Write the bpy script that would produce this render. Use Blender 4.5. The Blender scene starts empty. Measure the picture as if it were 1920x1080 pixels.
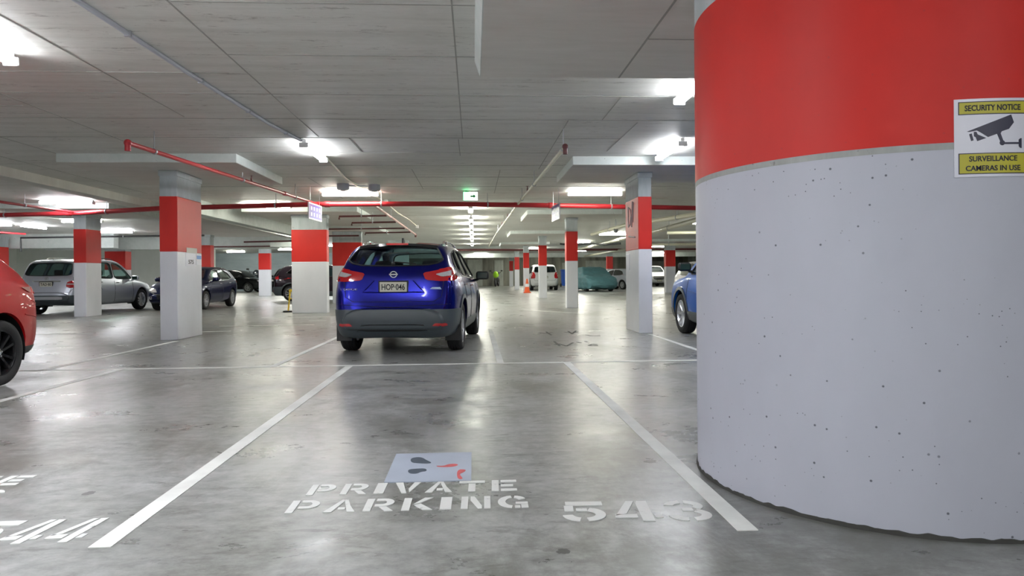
import bpy, bmesh, math, random
import numpy as np
from mathutils import Vector, Matrix
from mathutils.bvhtree import BVHTree

SC = bpy.context.scene
COL = SC.collection
random.seed(7)
R = math.radians

# ------------------------------------------------------------------ camera
H_CAM = 1.03
YAW = math.atan2(72, 1280)
ROLL = 0.008
cd = bpy.data.cameras.new('camera')
cam = bpy.data.objects.new('camera', cd)
COL.objects.link(cam)
cd.sensor_width = 36.0
cd.lens = 24.0
cd.shift_y = -0.01203
cd.clip_end = 300
cam.matrix_world = (Matrix.Translation((0, 0, H_CAM)) @ Matrix.Rotation(-YAW, 4, 'Z')
                    @ Matrix.Rotation(math.pi / 2, 4, 'X') @ Matrix.Rotation(-ROLL, 4, 'Z'))
SC.camera = cam

# ------------------------------------------------------------------ world, exposure
w = bpy.data.worlds.new('world')
SC.world = w
w.use_nodes = True
w.node_tree.nodes['Background'].inputs[0].default_value = (0.6, 0.65, 0.7, 1)
w.node_tree.nodes['Background'].inputs[1].default_value = 0.3
SC.view_settings.view_transform = 'Standard'
SC.view_settings.look = 'None'
SC.view_settings.gamma = 1.0
SC.view_settings.use_curve_mapping = False
SC.view_settings.exposure = 1.15
LAMP_POWER = 33.0
SC.cycles.use_denoising = True
SC.cycles.max_bounces = 10
SC.cycles.diffuse_bounces = 6
SC.cycles.glossy_bounces = 5
SC.cycles.transparent_max_bounces = 12
SC.cycles.sample_clamp_indirect = 6.0
SC.cycles.caustics_reflective = False
SC.cycles.caustics_refractive = False


def at(px, py, Z=0.0):
    """world X, Y of a point of height Z seen at photograph pixel (px, py)"""
    ur, vr = px - 888, py - 517.5
    u = ur * math.cos(ROLL) - vr * math.sin(ROLL) - 72
    v = ur * math.sin(ROLL) + vr * math.cos(ROLL)
    zc = -1280.0 * (Z - H_CAM) / v
    xc = u * zc / 1280.0
    c, s = math.cos(YAW), math.sin(YAW)
    return xc * c + zc * s, -xc * s + zc * c


# ------------------------------------------------------------------ materials
def _new(name):
    m = bpy.data.materials.new(name)
    m.use_nodes = True
    nt = m.node_tree
    return m, nt, nt.nodes['Principled BSDF']


def pm(name, col, rough=0.5, metal=0.0, coat=0.0, spec=0.5, emit=None, estr=0.0, bump=0.0, var=0.0, vscale=20.0):
    m, nt, b = _new(name)
    b.inputs['Base Color'].default_value = (*col, 1)
    b.inputs['Roughness'].default_value = rough
    b.inputs['Metallic'].default_value = metal
    b.inputs['Coat Weight'].default_value = coat
    b.inputs['Coat Roughness'].default_value = 0.04
    b.inputs['Specular IOR Level'].default_value = spec
    if emit:
        b.inputs['Emission Color'].default_value = (*emit, 1)
        b.inputs['Emission Strength'].default_value = estr
    if var or bump:
        tc = nt.nodes.new('ShaderNodeTexCoord')
        n = nt.nodes.new('ShaderNodeTexNoise')
        n.inputs['Scale'].default_value = vscale
        n.inputs['Detail'].default_value = 5
        nt.links.new(tc.outputs['Object'], n.inputs['Vector'])
        if var:
            mx = nt.nodes.new('ShaderNodeMix')
            mx.data_type = 'RGBA'
            mx.inputs['A'].default_value = (*[c * (1 - var) for c in col], 1)
            mx.inputs['B'].default_value = (*[min(1, c * (1 + var)) for c in col], 1)
            nt.links.new(n.outputs['Fac'], mx.inputs['Factor'])
            nt.links.new(mx.outputs['Result'], b.inputs['Base Color'])
        if bump:
            bp = nt.nodes.new('ShaderNodeBump')
            bp.inputs['Strength'].default_value = bump
            bp.inputs['Distance'].default_value = 0.01
            nt.links.new(n.outputs['Fac'], bp.inputs['Height'])
            nt.links.new(bp.outputs['Normal'], b.inputs['Normal'])
    return m


class NT:
    """small helper for layered procedural materials"""
    def __init__(s, name):
        s.m, s.nt, s.b = _new(name)
        s.tc = s.nt.nodes.new('ShaderNodeTexCoord')

    def mapv(s, scale, out='Object', loc=(0, 0, 0)):
        n = s.nt.nodes.new('ShaderNodeMapping')
        n.inputs['Scale'].default_value = scale
        n.inputs['Location'].default_value = loc
        s.nt.links.new(s.tc.outputs[out], n.inputs['Vector'])
        return n.outputs['Vector']

    def noise(s, scale, vscale=(1, 1, 1), detail=6, rough=0.6, loc=(0, 0, 0), dist=0.0):
        n = s.nt.nodes.new('ShaderNodeTexNoise')
        n.inputs['Scale'].default_value = scale
        n.inputs['Detail'].default_value = detail
        n.inputs['Roughness'].default_value = rough
        n.inputs['Distortion'].default_value = dist
        s.nt.links.new(s.mapv(vscale, loc=loc), n.inputs['Vector'])
        return n.outputs['Fac']

    def voro(s, scale, vscale=(1, 1, 1), rand=1.0):
        n = s.nt.nodes.new('ShaderNodeTexVoronoi')
        n.inputs['Scale'].default_value = scale
        n.inputs['Randomness'].default_value = rand
        s.nt.links.new(s.mapv(vscale), n.inputs['Vector'])
        return n

    def ramp(s, fac, stops):
        r = s.nt.nodes.new('ShaderNodeValToRGB')
        e = r.color_ramp.elements
        while len(e) < len(stops):
            e.new(0.5)
        for k, (p, c) in enumerate(stops):
            e[k].position = p
            e[k].color = (*c, 1) if isinstance(c, tuple) else (c, c, c, 1)
        s.nt.links.new(fac, r.inputs['Fac'])
        return r.outputs['Color']

    def mix(s, fac, a, b, mode='MIX'):
        n = s.nt.nodes.new('ShaderNodeMix')
        n.data_type = 'RGBA'
        n.blend_type = mode
        for sock, v in (('Factor', fac), ('A', a), ('B', b)):
            if isinstance(v, (int, float)):
                n.inputs[sock].default_value = v
            elif isinstance(v, tuple):
                n.inputs[sock].default_value = (*v, 1)
            else:
                s.nt.links.new(v, n.inputs[sock])
        return n.outputs['Result']

    def math(s, op, a, b=0.0):
        n = s.nt.nodes.new('ShaderNodeMath')
        n.operation = op
        for k, v in enumerate((a, b)):
            if isinstance(v, (int, float)):
                n.inputs[k].default_value = v
            else:
                s.nt.links.new(v, n.inputs[k])
        return n.outputs[0]

    def col(s, c):
        s.nt.links.new(c, s.b.inputs['Base Color'])

    def rough(s, c):
        if isinstance(c, (int, float)):
            s.b.inputs['Roughness'].default_value = c
        else:
            s.nt.links.new(c, s.b.inputs['Roughness'])

    def bump(s, h, strength=0.3, dist=0.01):
        n = s.nt.nodes.new('ShaderNodeBump')
        n.inputs['Strength'].default_value = strength
        n.inputs['Distance'].default_value = dist
        s.nt.links.new(h, n.inputs['Height'])
        s.nt.links.new(n.outputs['Normal'], s.b.inputs['Normal'])


def floor_material():
    t = NT('floor_concrete')
    big = t.noise(0.55, (1, .6, 1), detail=4, rough=0.6, dist=0.5)
    mid = t.noise(1.5, (0.8, 1.15, 1), detail=8, rough=0.72, dist=0.3)
    fine = t.noise(11, (0.8, 1.2, 1), detail=6, rough=0.72)
    c = t.ramp(mid, [(0.37, (0.13, 0.135, 0.12)), (0.45, (0.225, 0.235, 0.215)), (0.54, (0.31, 0.32, 0.31)), (0.64, (0.42, 0.43, 0.43))])
    c = t.mix(0.45, c, t.ramp(big, [(0.38, (0.19, 0.19, 0.165)), (0.62, (0.37, 0.38, 0.385))]))
    c = t.mix(0.26, c, t.ramp(fine, [(0.36, 0.05), (0.64, 0.58)]))
    # oil stains and scuffs
    st = t.noise(0.8, (1.0, 0.6, 1), detail=9, rough=0.74, loc=(3.1, 7.7, 0), dist=0.3)
    c = t.mix(t.math('MULTIPLY', t.ramp(st, [(0.51, 0.0), (0.60, 1.0)]), 0.62), c, (0.12, 0.12, 0.10))
    sc = t.noise(4.0, (0.7, 1.8, 1), detail=7, rough=0.78, loc=(9, 2, 0), dist=0.3)
    c = t.mix(t.math('MULTIPLY', t.ramp(sc, [(0.55, 0.0), (0.63, 1.0)]), 0.55), c, (0.10, 0.10, 0.085))
    # grime collected round the foot of the great column
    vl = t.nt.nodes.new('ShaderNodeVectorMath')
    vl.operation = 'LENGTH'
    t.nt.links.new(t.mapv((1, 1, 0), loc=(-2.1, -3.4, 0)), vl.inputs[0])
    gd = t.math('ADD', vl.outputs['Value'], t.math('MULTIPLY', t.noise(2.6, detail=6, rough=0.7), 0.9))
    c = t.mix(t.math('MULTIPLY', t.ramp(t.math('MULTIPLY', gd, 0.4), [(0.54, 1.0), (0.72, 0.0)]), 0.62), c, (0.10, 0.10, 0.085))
    # drips of gum and oil: a dark blot in some of the cells
    wob = t.noise(9, detail=4, rough=0.7)
    for sc_, vs_, r0, pick in ((2.3, (1, 1, 1), 0.075, 0.62), (4.6, (0.75, 1.5, 1), 0.075, 0.60), (10.0, (0.6, 1.5, 1), 0.09, 0.72)):
        vo = t.voro(sc_, vs_)
        sep = t.nt.nodes.new('ShaderNodeSeparateColor')
        t.nt.links.new(vo.outputs['Color'], sep.inputs[0])
        dd = t.math('ADD', vo.outputs['Distance'], t.math('MULTIPLY', t.math('SUBTRACT', wob, 0.5), 0.22))
        size = t.math('MULTIPLY', sep.outputs[1], r0)
        blot = t.math('MULTIPLY', t.math('LESS_THAN', dd, size), t.math('GREATER_THAN', sep.outputs[0], pick))
        c = t.mix(t.math('MULTIPLY', blot, 0.75), c, (0.035, 0.035, 0.033))
    wl = t.noise(1.2, (1, 0.6, 1), detail=8, rough=0.75, loc=(11, 3, 0), dist=0.4)
    c = t.mix(t.math('MULTIPLY', t.ramp(wl, [(0.56, 0.0), (0.66, 1.0)]), 0.35), c, (0.50, 0.51, 0.52))
    t.col(c)
    t.rough(t.ramp(mid, [(0.38, 0.27), (0.62, 0.40)]))
    t.b.inputs['Specular IOR Level'].default_value = 0.55
    return t.m


def ceiling_material(name='ceiling_concrete', tint=(1, 1, 1)):
    t = NT(name)
    k = lambda a: tuple(x * y for x, y in zip(a, tint))
    st = t.noise(1.0, (0.5, 7.0, 1), detail=6, rough=0.65)
    big = t.noise(0.5, detail=4)
    fine = t.noise(9, (1, 3, 1), detail=6, rough=0.7)
    c = t.ramp(st, [(0.36, k((0.62, 0.62, 0.565))), (0.5, k((0.78, 0.78, 0.73))), (0.64, k((0.87, 0.87, 0.83)))])
    c = t.mix(0.5, c, t.ramp(big, [(0.38, k((0.66, 0.66, 0.60))), (0.62, k((0.84, 0.84, 0.80)))]))
    c = t.mix(0.12, c, t.ramp(fine, [(0.3, 0.35), (0.7, 0.9)]))
    mk = t.noise(3.2, (0.8, 3.2, 1), detail=7, rough=0.78, loc=(5, 1, 0))
    c = t.mix(t.math('MULTIPLY', t.ramp(mk, [(0.58, 0.0), (0.66, 1.0)]), 0.6), c, (0.22, 0.20, 0.175))
    t.col(c)
    t.rough(0.55)
    t.bump(fine, 0.15, 0.004)
    t.b.inputs['Specular IOR Level'].default_value = 0.4
    return t.m


def raw_concrete(name, a, b, streak=(3, 3, 0.6), scale=1.5, rough=0.75, pits=True):
    t = NT(name)
    n = t.noise(scale, streak, detail=7, rough=0.66)
    c = t.ramp(n, [(0.3, a), (0.7, b)])
    if pits:
        p = t.noise(16, detail=3, rough=0.6)
        c = t.mix(t.math('MULTIPLY', t.ramp(p, [(0.66, 0.0), (0.72, 1.0)]), 0.6), c, (0.08, 0.08, 0.075))
    t.col(c)
    t.rough(rough)
    t.bump(n, 0.2, 0.006)
    return t.m


def painted(name, col, rough=0.35, speck=0.3, dirt=True, mott=0.06, spec=0.5):
    t = NT(name)
    n = t.noise(1.3, (1, 1, 0.5), detail=5)
    c = t.ramp(n, [(0.3, tuple(x * (1 - mott) for x in col)), (0.7, tuple(min(1, x * (1 + mott)) for x in col))])
    if speck:
        v = t.voro(14)
        g = t.noise(1.7, loc=(2, 5, 1), detail=3)
        s = t.math('MULTIPLY', t.ramp(v.outputs['Distance'], [(0.05, 1.0), (0.085, 0.0)]), t.ramp(g, [(0.43, 0.0), (0.50, 1.0)]))
        v2 = t.voro(31)
        g2 = t.noise(2.6, loc=(8, 1, 3), detail=2)
        s2 = t.math('MULTIPLY', t.ramp(v2.outputs['Distance'], [(0.06, 1.0), (0.10, 0.0)]), t.ramp(g2, [(0.49, 0.0), (0.55, 1.0)]))
        c = t.mix(t.math('MULTIPLY', t.math('MAXIMUM', s, s2), speck), c, (0.05, 0.05, 0.07))
    t.col(c)
    t.rough(rough)
    t.b.inputs['Specular IOR Level'].default_value = spec
    return t.m


def car_paint(name, col, metal=0.35, rough=0.28):
    t = NT(name)
    f = t.noise(350, detail=2)
    t.col(t.ramp(f, [(0.3, tuple(c * 0.85 for c in col)), (0.7, tuple(min(1, c * 1.15) for c in col))]))
    t.rough(rough)
    t.b.inputs['Metallic'].default_value = metal
    t.b.inputs['Coat Weight'].default_value = 0.3
    t.b.inputs['Specular IOR Level'].default_value = 0.2
    t.b.inputs['Coat Roughness'].default_value = 0.02
    return t.m


def glass_material(name, tint, clear=0.6):
    m = bpy.data.materials.new(name)
    m.use_nodes = True
    nt = m.node_tree
    nt.nodes.clear()
    out = nt.nodes.new('ShaderNodeOutputMaterial')
    tr = nt.nodes.new('ShaderNodeBsdfTransparent')
    tr.inputs[0].default_value = (*[clear * c for c in tint], 1)
    gl = nt.nodes.new('ShaderNodeBsdfGlossy')
    gl.inputs['Roughness'].default_value = 0.03
    lw = nt.nodes.new('ShaderNodeLayerWeight')
    lw.inputs['Blend'].default_value = 0.5
    pw = nt.nodes.new('ShaderNodeMath')
    pw.operation = 'POWER'
    pw.inputs[1].default_value = 5.0
    ma = nt.nodes.new('ShaderNodeMath')
    ma.operation = 'MULTIPLY_ADD'
    ma.inputs[1].default_value = 0.9
    ma.inputs[2].default_value = 0.035
    mx = nt.nodes.new('ShaderNodeMixShader')
    nt.links.new(lw.outputs['Facing'], pw.inputs[0])
    nt.links.new(pw.outputs[0], ma.inputs[0])
    nt.links.new(ma.outputs[0], mx.inputs[0])
    nt.links.new(tr.outputs[0], mx.inputs[1])
    nt.links.new(gl.outputs[0], mx.inputs[2])
    nt.links.new(mx.outputs[0], out.inputs[0])
    return m


M = {}
M['floor'] = floor_material()
M['ceiling'] = ceiling_material()
M['joint'] = pm('dark_joint_line', (0.40, 0.40, 0.37), 0.9)  # narrow strips darker than the concrete, for the formwork joints
M['drop_edge'] = raw_concrete('drop_panel_edge', (0.60, 0.66, 0.63), (0.74, 0.78, 0.76), (1, 1, 1), 4)
M['concrete'] = raw_concrete('column_head_concrete', (0.38, 0.43, 0.44), (0.54, 0.58, 0.60))
M['far_wall'] = raw_concrete('stained_wall_concrete', (0.03, 0.03, 0.025), (0.30, 0.30, 0.25), (0.9, 1, 0.10), 1.2)
M['far_panel'] = raw_concrete('pale_wall_concrete', (0.22, 0.24, 0.21), (0.42, 0.44, 0.40), (1, 1, 0.3), 1.2)
M['blue_wall'] = raw_concrete('blue_grey_blockwork', (0.46, 0.56, 0.62), (0.66, 0.76, 0.82), (0.5, 1, 2.2), 1.0)
M['cream_wall'] = raw_concrete('cream_painted_wall', (0.74, 0.78, 0.70), (0.84, 0.87, 0.81), (1, 1, 1), 1.0, 0.6, False)
M['white_paint'] = painted('white_column_paint', (0.50, 0.51, 0.585), 0.5, 0.85)
M['mirror_glass'] = pm('dark_mirror_glass', (0.02, 0.04, 0.035), 0.06, 0.0, coat=1.0)
M['white_pillar'] = painted('white_pillar_paint', (0.74, 0.75, 0.80), 0.25, 0.25)
M['red_paint'] = painted('red_band_paint', (0.58, 0.026, 0.020), 0.45, 0.15, mott=0.10, spec=0.28)
M['line_paint'] = painted('road_marking_paint', (0.76, 0.77, 0.74), 0.65, 0.0, mott=0.22)
M['red_pipe'] = pm('red_pipe_paint', (0.42, 0.022, 0.03), 0.3, var=0.12)
M['dark_pipe'] = pm('dark_red_pipe_paint', (0.12, 0.03, 0.03), 0.45)
M['pink_pipe'] = pm('faded_red_pipe_paint', (0.55, 0.30, 0.27), 0.3, var=0.12)
M['cream_pipe'] = pm('cream_drain_pipe', (0.62, 0.60, 0.47), 0.4, var=0.08)
M['galv'] = pm('galvanised_steel', (0.45, 0.47, 0.5), 0.4, 0.6)
M['conduit'] = pm('grey_plastic_conduit', (0.52, 0.54, 0.6), 0.4)
M['black'] = pm('black_plastic', (0.012, 0.013, 0.014), 0.45)
M['fixture'] = pm('white_fixture_metal', (0.7, 0.7, 0.7), 0.4)
M['tyre'] = pm('tyre_rubber', (0.018, 0.018, 0.019), 0.75, bump=0.2, vscale=60)
M['alloy'] = pm('silver_alloy', (0.62, 0.63, 0.66), 0.28, 0.85)
M['black_alloy'] = pm('black_alloy', (0.02, 0.02, 0.022), 0.25, 0.5, coat=0.6)
M['chrome'] = pm('chrome_trim', (0.8, 0.8, 0.82), 0.08, 1.0)
M['cladding'] = pm('dark_grey_bumper_plastic', (0.055, 0.07, 0.08), 0.40, bump=0.1, vscale=200)
M['under'] = pm('underbody_dirt', (0.03, 0.03, 0.03), 0.8, var=0.3)
M['rust'] = pm('rusty_steel', (0.20, 0.06, 0.025), 0.6, var=0.5)
M['lamp_red'] = pm('red_lamp_lens', (0.50, 0.008, 0.012), 0.08, coat=1.0)
M['lamp_clear'] = pm('clear_lamp_lens', (0.62, 0.60, 0.62), 0.1, 0.25, coat=1.0, var=0.3, vscale=60)
M['lamp_dark'] = pm('smoked_lamp_lens', (0.05, 0.02, 0.025), 0.08, coat=1.0)
M['plate'] = pm('plate_white', (0.62, 0.62, 0.52), 0.4)
M['ink'] = pm('plate_black_ink', (0.015, 0.015, 0.02), 0.5)
M['seat'] = pm('dark_seat_fabric', (0.025, 0.025, 0.028), 0.85)
M['glass'] = glass_material('green_car_glass', (0.88, 1.0, 0.96), 0.9)
M['glass_dark'] = glass_material('privacy_car_glass', (0.8, 0.95, 1.0), 0.55)
M['glass_black'] = pm('black_car_glass', (0.010, 0.013, 0.015), 0.05, coat=1.0)
M['sign_white'] = pm('sign_board_white', (0.72, 0.72, 0.80), 0.3)
M['sign_yellow'] = pm('sign_panel_olive_yellow', (0.46, 0.42, 0.025), 0.4)
M['sign_ink'] = pm('sign_ink_navy', (0.018, 0.017, 0.045), 0.4)
M['blue_sign'] = pm('hanging_sign_violet', (0.13, 0.11, 0.42), 0.4)
M['white_ink'] = pm('white_vinyl', (0.8, 0.8, 0.84), 0.4)
M['yellow'] = pm('yellow_paint', (0.70, 0.48, 0.02), 0.4)
M['orange'] = pm('orange_cone_plastic', (0.85, 0.12, 0.02), 0.4)
M['bin_blue'] = pm('blue_bin_plastic', (0.01, 0.12, 0.62), 0.4)
M['lime'] = pm('lime_fairing', (0.42, 0.85, 0.02), 0.3, coat=0.6)
M['cover'] = pm('teal_car_cover', (0.09, 0.22, 0.25), 0.7, var=0.25, vscale=5, bump=0.5)


def lamp_mat(name, col, strength):
    return pm(name, (0.8, 0.8, 0.8), 0.4, emit=col, estr=strength)


M['tube_far'] = lamp_mat('fluorescent_bright_far', (1.0, 1.0, 0.88), LAMP_POWER * 2.6)
M['tube_left'] = lamp_mat('fluorescent_bright_cool', (0.93, 0.95, 1.0), LAMP_POWER * 2.2)
M['tube_cool'] = lamp_mat('fluorescent_cool_white', (0.93, 0.95, 1.0), LAMP_POWER)
M['tube_green'] = lamp_mat('fluorescent_warm_white', (1.0, 1.0, 0.86), LAMP_POWER)
M['exit_green'] = lamp_mat('exit_sign_green', (0.12, 1.0, 0.35), 3.0)
M['exit_white'] = lamp_mat('exit_sign_white', (0.85, 1.0, 0.88), 2.2)


# ------------------------------------------------------------------ object helpers
def link(name, me, mat, parent=None):
    o = bpy.data.objects.new(name, me)
    COL.objects.link(o)
    if mat is not None and not me.materials:
        me.materials.append(mat)
    if parent is not None:
        o.parent = parent
    return o


def obj(name, bm, mat, parent=None, smooth=False, ang=35):
    me = bpy.data.meshes.new(name)
    bm.to_mesh(me)
    bm.free()
    if smooth:
        me.polygons.foreach_set('use_smooth', [True] * len(me.polygons))
        me.set_sharp_from_angle(angle=R(ang))
    return link(name, me, mat, parent)


def empty(name, loc=(0, 0, 0), rz=0.0, scale=1.0):
    o = bpy.data.objects.new(name, None)
    o.empty_display_size = 0.2
    COL.objects.link(o)
    o.location = loc
    o.rotation_euler = (0, 0, rz)
    o.scale = (scale, scale, scale)
    return o


def tag(o, label, cat, group=None, kind=None):
    if label:
        o['label'] = label
    if cat:
        o['category'] = cat
    if group:
        o['group'] = group
    if kind:
        o['kind'] = kind
    return o


def struct(o, label=None):
    o['kind'] = 'structure'
    if label:
        o['label'] = label
    return o


def copy_tree(o, parent=None):
    c = o.copy()
    COL.objects.link(c)
    if parent is not None:
        c.parent = parent
    for ch in list(o.children):
        copy_tree(ch, c)
    return c


def box(bm, x0, x1, y0, y1, z0, z1, bev=0.0, seg=2):
    r = bmesh.ops.create_cube(bm, size=1.0, matrix=Matrix.Translation(((x0 + x1) / 2, (y0 + y1) / 2, (z0 + z1) / 2))
                              @ Matrix.Diagonal((abs(x1 - x0), abs(y1 - y0), abs(z1 - z0), 1)))
    if bev > 0:
        es = set()
        for v in r['verts']:
            es.update(v.link_edges)
        bmesh.ops.bevel(bm, geom=list(es), offset=bev, segments=seg, profile=0.5, affect='EDGES')
    return bm


def BX(*a, **k):
    return box(bmesh.new(), *a, **k)


def cyl(bm, p0, p1, r0, r1=None, seg=16, caps=True):
    p0, p1 = Vector(p0), Vector(p1)
    d = p1 - p0
    q = d.to_track_quat('Z', 'Y').to_matrix().to_4x4()
    bmesh.ops.create_cone(bm, cap_ends=caps, segments=seg, radius1=r0, radius2=r0 if r1 is None else r1, depth=d.length,
                          matrix=Matrix.Translation((p0 + p1) / 2) @ q)
    return bm


def sphere(bm, c, r, sx=1, sy=1, sz=1, u=16, v=10):
    bmesh.ops.create_uvsphere(bm, u_segments=u, v_segments=v, radius=r,
                              matrix=Matrix.Translation(c) @ Matrix.Diagonal((sx, sy, sz, 1)))
    return bm


def tube(bm, pts, r, seg=10, closed=False):
    """swept tube through points"""
    pts = [Vector(p) for p in pts]
    n = len(pts)
    rings = []
    up = Vector((0, 0, 1))
    for i in range(n):
        if closed:
            d = pts[(i + 1) % n] - pts[i - 1]
        else:
            d = pts[min(i + 1, n - 1)] - pts[max(i - 1, 0)]
        d.normalize()
        a = d.cross(up)
        if a.length < 1e-3:
            a = d.cross(Vector((0, 1, 0)))
        a.normalize()
        b = d.cross(a)
        rings.append([bm.verts.new(pts[i] + (a * math.cos(2 * math.pi * k / seg) + b * math.sin(2 * math.pi * k / seg)) * r)
                      for k in range(seg)])
    for i in range(n if closed else n - 1):
        A, B = rings[i], rings[(i + 1) % n]
        for k in range(seg):
            bm.faces.new((A[k], A[(k + 1) % seg], B[(k + 1) % seg], B[k]))
    if not closed:
        bm.faces.new(rings[0][::-1])
        bm.faces.new(rings[-1])
    bmesh.ops.recalc_face_normals(bm, faces=bm.faces)
    return bm


def lathe(bm, prof, axis='Z', seg=32, center=(0, 0, 0), caps=False):
    """revolve (radius, height) pairs"""
    c = Vector(center)
    rings = []
    for r, h in prof:
        ring = []
        for k in range(seg):
            a = 2 * math.pi * k / seg
            if axis == 'Z':
                p = Vector((r * math.cos(a), r * math.sin(a), h))
            else:
                p = Vector((r * math.cos(a), h, r * math.sin(a)))
            ring.append(bm.verts.new(c + p))
        rings.append(ring)
    for A, B in zip(rings, rings[1:]):
        for k in range(seg):
            bm.faces.new((A[k], A[(k + 1) % seg], B[(k + 1) % seg], B[k]))
    for ring, (r, h) in ((rings[0], prof[0]), (rings[-1], prof[-1])):
        if caps and r > 1e-4:
            bm.faces.new(ring)
    bmesh.ops.remove_doubles(bm, verts=bm.verts, dist=1e-5)
    bmesh.ops.recalc_face_normals(bm, faces=bm.faces)
    return bm


def extrude_poly(bm, pts, z0, z1, mtx=None):
    """prism of a 2-D outline"""
    lo = [bm.verts.new((x, y, z0)) for x, y in pts]
    hi = [bm.verts.new((x, y, z1)) for x, y in pts]
    n = len(pts)
    fs = [bm.faces.new(lo[::-1]), bm.faces.new(hi)]
    for k in range(n):
        fs.append(bm.faces.new((lo[k], lo[(k + 1) % n], hi[(k + 1) % n], hi[k])))
    bmesh.ops.recalc_face_normals(bm, faces=fs)
    if mtx is not None:
        bmesh.ops.transform(bm, matrix=mtx, verts=lo + hi)
    return bm


def text_bm(body, height, bold=0.0, width=None, depth=0.001):
    """a text as a thin solid, centred on its own box, reading along +X with up = +Y"""
    cu = bpy.data.curves.new('t', 'FONT')
    cu.body = body
    cu.size = 1.0
    cu.offset = bold
    cu.resolution_u = 3
    o = bpy.data.objects.new('t', cu)
    COL.objects.link(o)
    bpy.context.view_layer.update()
    dg = bpy.context.evaluated_depsgraph_get()
    me = bpy.data.meshes.new_from_object(o.evaluated_get(dg))
    bpy.data.objects.remove(o)
    bpy.data.curves.remove(cu)
    bm = bmesh.new()
    bm.from_mesh(me)
    bpy.data.meshes.remove(me)
    xs = [v.co.x for v in bm.verts]
    ys = [v.co.y for v in bm.verts]
    cx, cy = (min(xs) + max(xs)) / 2, (min(ys) + max(ys)) / 2
    sy = height / (max(ys) - min(ys))
    sx = sy if width is None else width / (max(xs) - min(xs))
    for v in bm.verts:
        v.co = Vector(((v.co.x - cx) * sx, (v.co.y - cy) * sy, 0))
    r = bmesh.ops.extrude_face_region(bm, geom=list(bm.faces))
    for g in r['geom']:
        if isinstance(g, bmesh.types.BMVert):
            g.co.z += depth
    bmesh.ops.recalc_face_normals(bm, faces=bm.faces)
    return bm


def xf(bm, m):
    bmesh.ops.transform(bm, matrix=m, verts=bm.verts)
    return bm


def frame_m(origin, right, up):
    """matrix that maps +X to right, +Y to up, +Z to right x up"""
    r, u = Vector(right).normalized(), Vector(up).normalized()
    n = r.cross(u)
    m = Matrix((r, u, n)).transposed().to_4x4()
    m.translation = Vector(origin)
    return m


def merge(bm, b2, m=None):
    """append b2 (moved by m) to bm"""
    if m is not None:
        xf(b2, m)
    me = bpy.data.meshes.new('x')
    b2.to_mesh(me)
    b2.free()
    bm.from_mesh(me)
    bpy.data.meshes.remove(me)
    return bm


# ------------------------------------------------------------------ vehicles
def pchip(x, Y, xq):
    """monotone cubic interpolation of the columns of Y"""
    x, Y = np.asarray(x, float), np.asarray(Y, float)
    h = np.diff(x)[:, None]
    d = np.diff(Y, axis=0) / h
    m = np.zeros_like(Y)
    m[1:-1] = np.where(d[:-1] * d[1:] > 0, 2 * d[:-1] * d[1:] / (d[:-1] + d[1:] + 1e-12 * np.sign(d[:-1] + d[1:] + 1e-30)), 0)
    m[0], m[-1] = d[0], d[-1]
    k = np.clip(np.searchsorted(x, xq) - 1, 0, len(x) - 2)
    hh = (x[k + 1] - x[k])[:, None]
    t = ((xq - x[k])[:, None]) / hh
    return ((1 + 2 * t) * (1 - t) ** 2 * Y[k] + t * (1 - t) ** 2 * hh * m[k] + t * t * (3 - 2 * t) * Y[k + 1] + t * t * (t - 1) * hh * m[k + 1])


def catmull(P, per):
    """centripetal-like smooth curve through 2-D points"""
    P = np.asarray(P, float)
    d = np.sqrt(np.sqrt(((P[1:] - P[:-1]) ** 2).sum(1))) + 1e-6
    s = np.concatenate([[0], np.cumsum(d)])
    q = np.concatenate([np.linspace(s[i], s[i + 1], per, endpoint=False) for i in range(len(P) - 1)] + [[s[-1]]])
    # finite-difference tangents on the parameter
    m = np.zeros_like(P)
    m[1:-1] = (P[2:] - P[:-2]) / (s[2:] - s[:-2])[:, None]
    m[0] = (P[1] - P[0]) / d[0]
    m[-1] = (P[-1] - P[-2]) / d[-1]
    k = np.clip(np.searchsorted(s, q, side='right') - 1, 0, len(P) - 2)
    hh = (s[k + 1] - s[k])[:, None]
    t = (q - s[k])[:, None] / hh
    return ((1 + 2 * t) * (1 - t) ** 2 * P[k] + t * (1 - t) ** 2 * hh * m[k] + t * t * (3 - 2 * t) * P[k + 1] + t * t * (t - 1) * hh * m[k + 1])


def section(p, W, tum, inset=0.0, floor=None, xr=(0, 0)):
    """half cross-section of the body at one station p = (x, z bottom, z belt, z top)"""
    x, zb, ze, zt = p
    d0, d1 = x - xr[0], xr[1] - x
    k = 1.0
    for d in (d0, d1):
        d = max(0.0, d)
        k *= 1 - 0.17 * math.exp(-d / 0.10) - 0.07 * math.exp(-d / 0.42)
    wm = W / 2 * k
    ze = min(ze, zt - 0.07)
    green = zt - ze
    crown = min(0.055, green * 0.35)
    zr = zt - crown
    wb = wm - 0.035
    if green < 0.16:
        wr = wb - 0.13
    else:
        wr = wb - 0.05 - tum * (zr - ze)
        f = min(1.0, (green - 0.16) / 0.14)
        wr = wr * f + (wb - 0.13) * (1 - f)
    zm = zb + (ze - zb) * 0.60
    wm, wb, wr = wm - inset, wb - inset, wr - inset
    if floor is not None:
        zb, zt, zr = floor, zt - inset, zr - inset
        ze = min(ze, zt - 0.06)
        zm = min(max(zm, zb + 0.1), ze - 0.05)
    zs = zb + (zm - zb) * 0.22
    P = [(0, zb), (wm * 0.80, zb), (wm * 0.955, zs), (wm, zm), (wb, ze), ((wb + wr) / 2 + 0.012, (ze + zr) / 2), (wr, zr),
         (wr * 0.72, zr + (zt - zr) * 0.72), (0, zt)]
    return P


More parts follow.
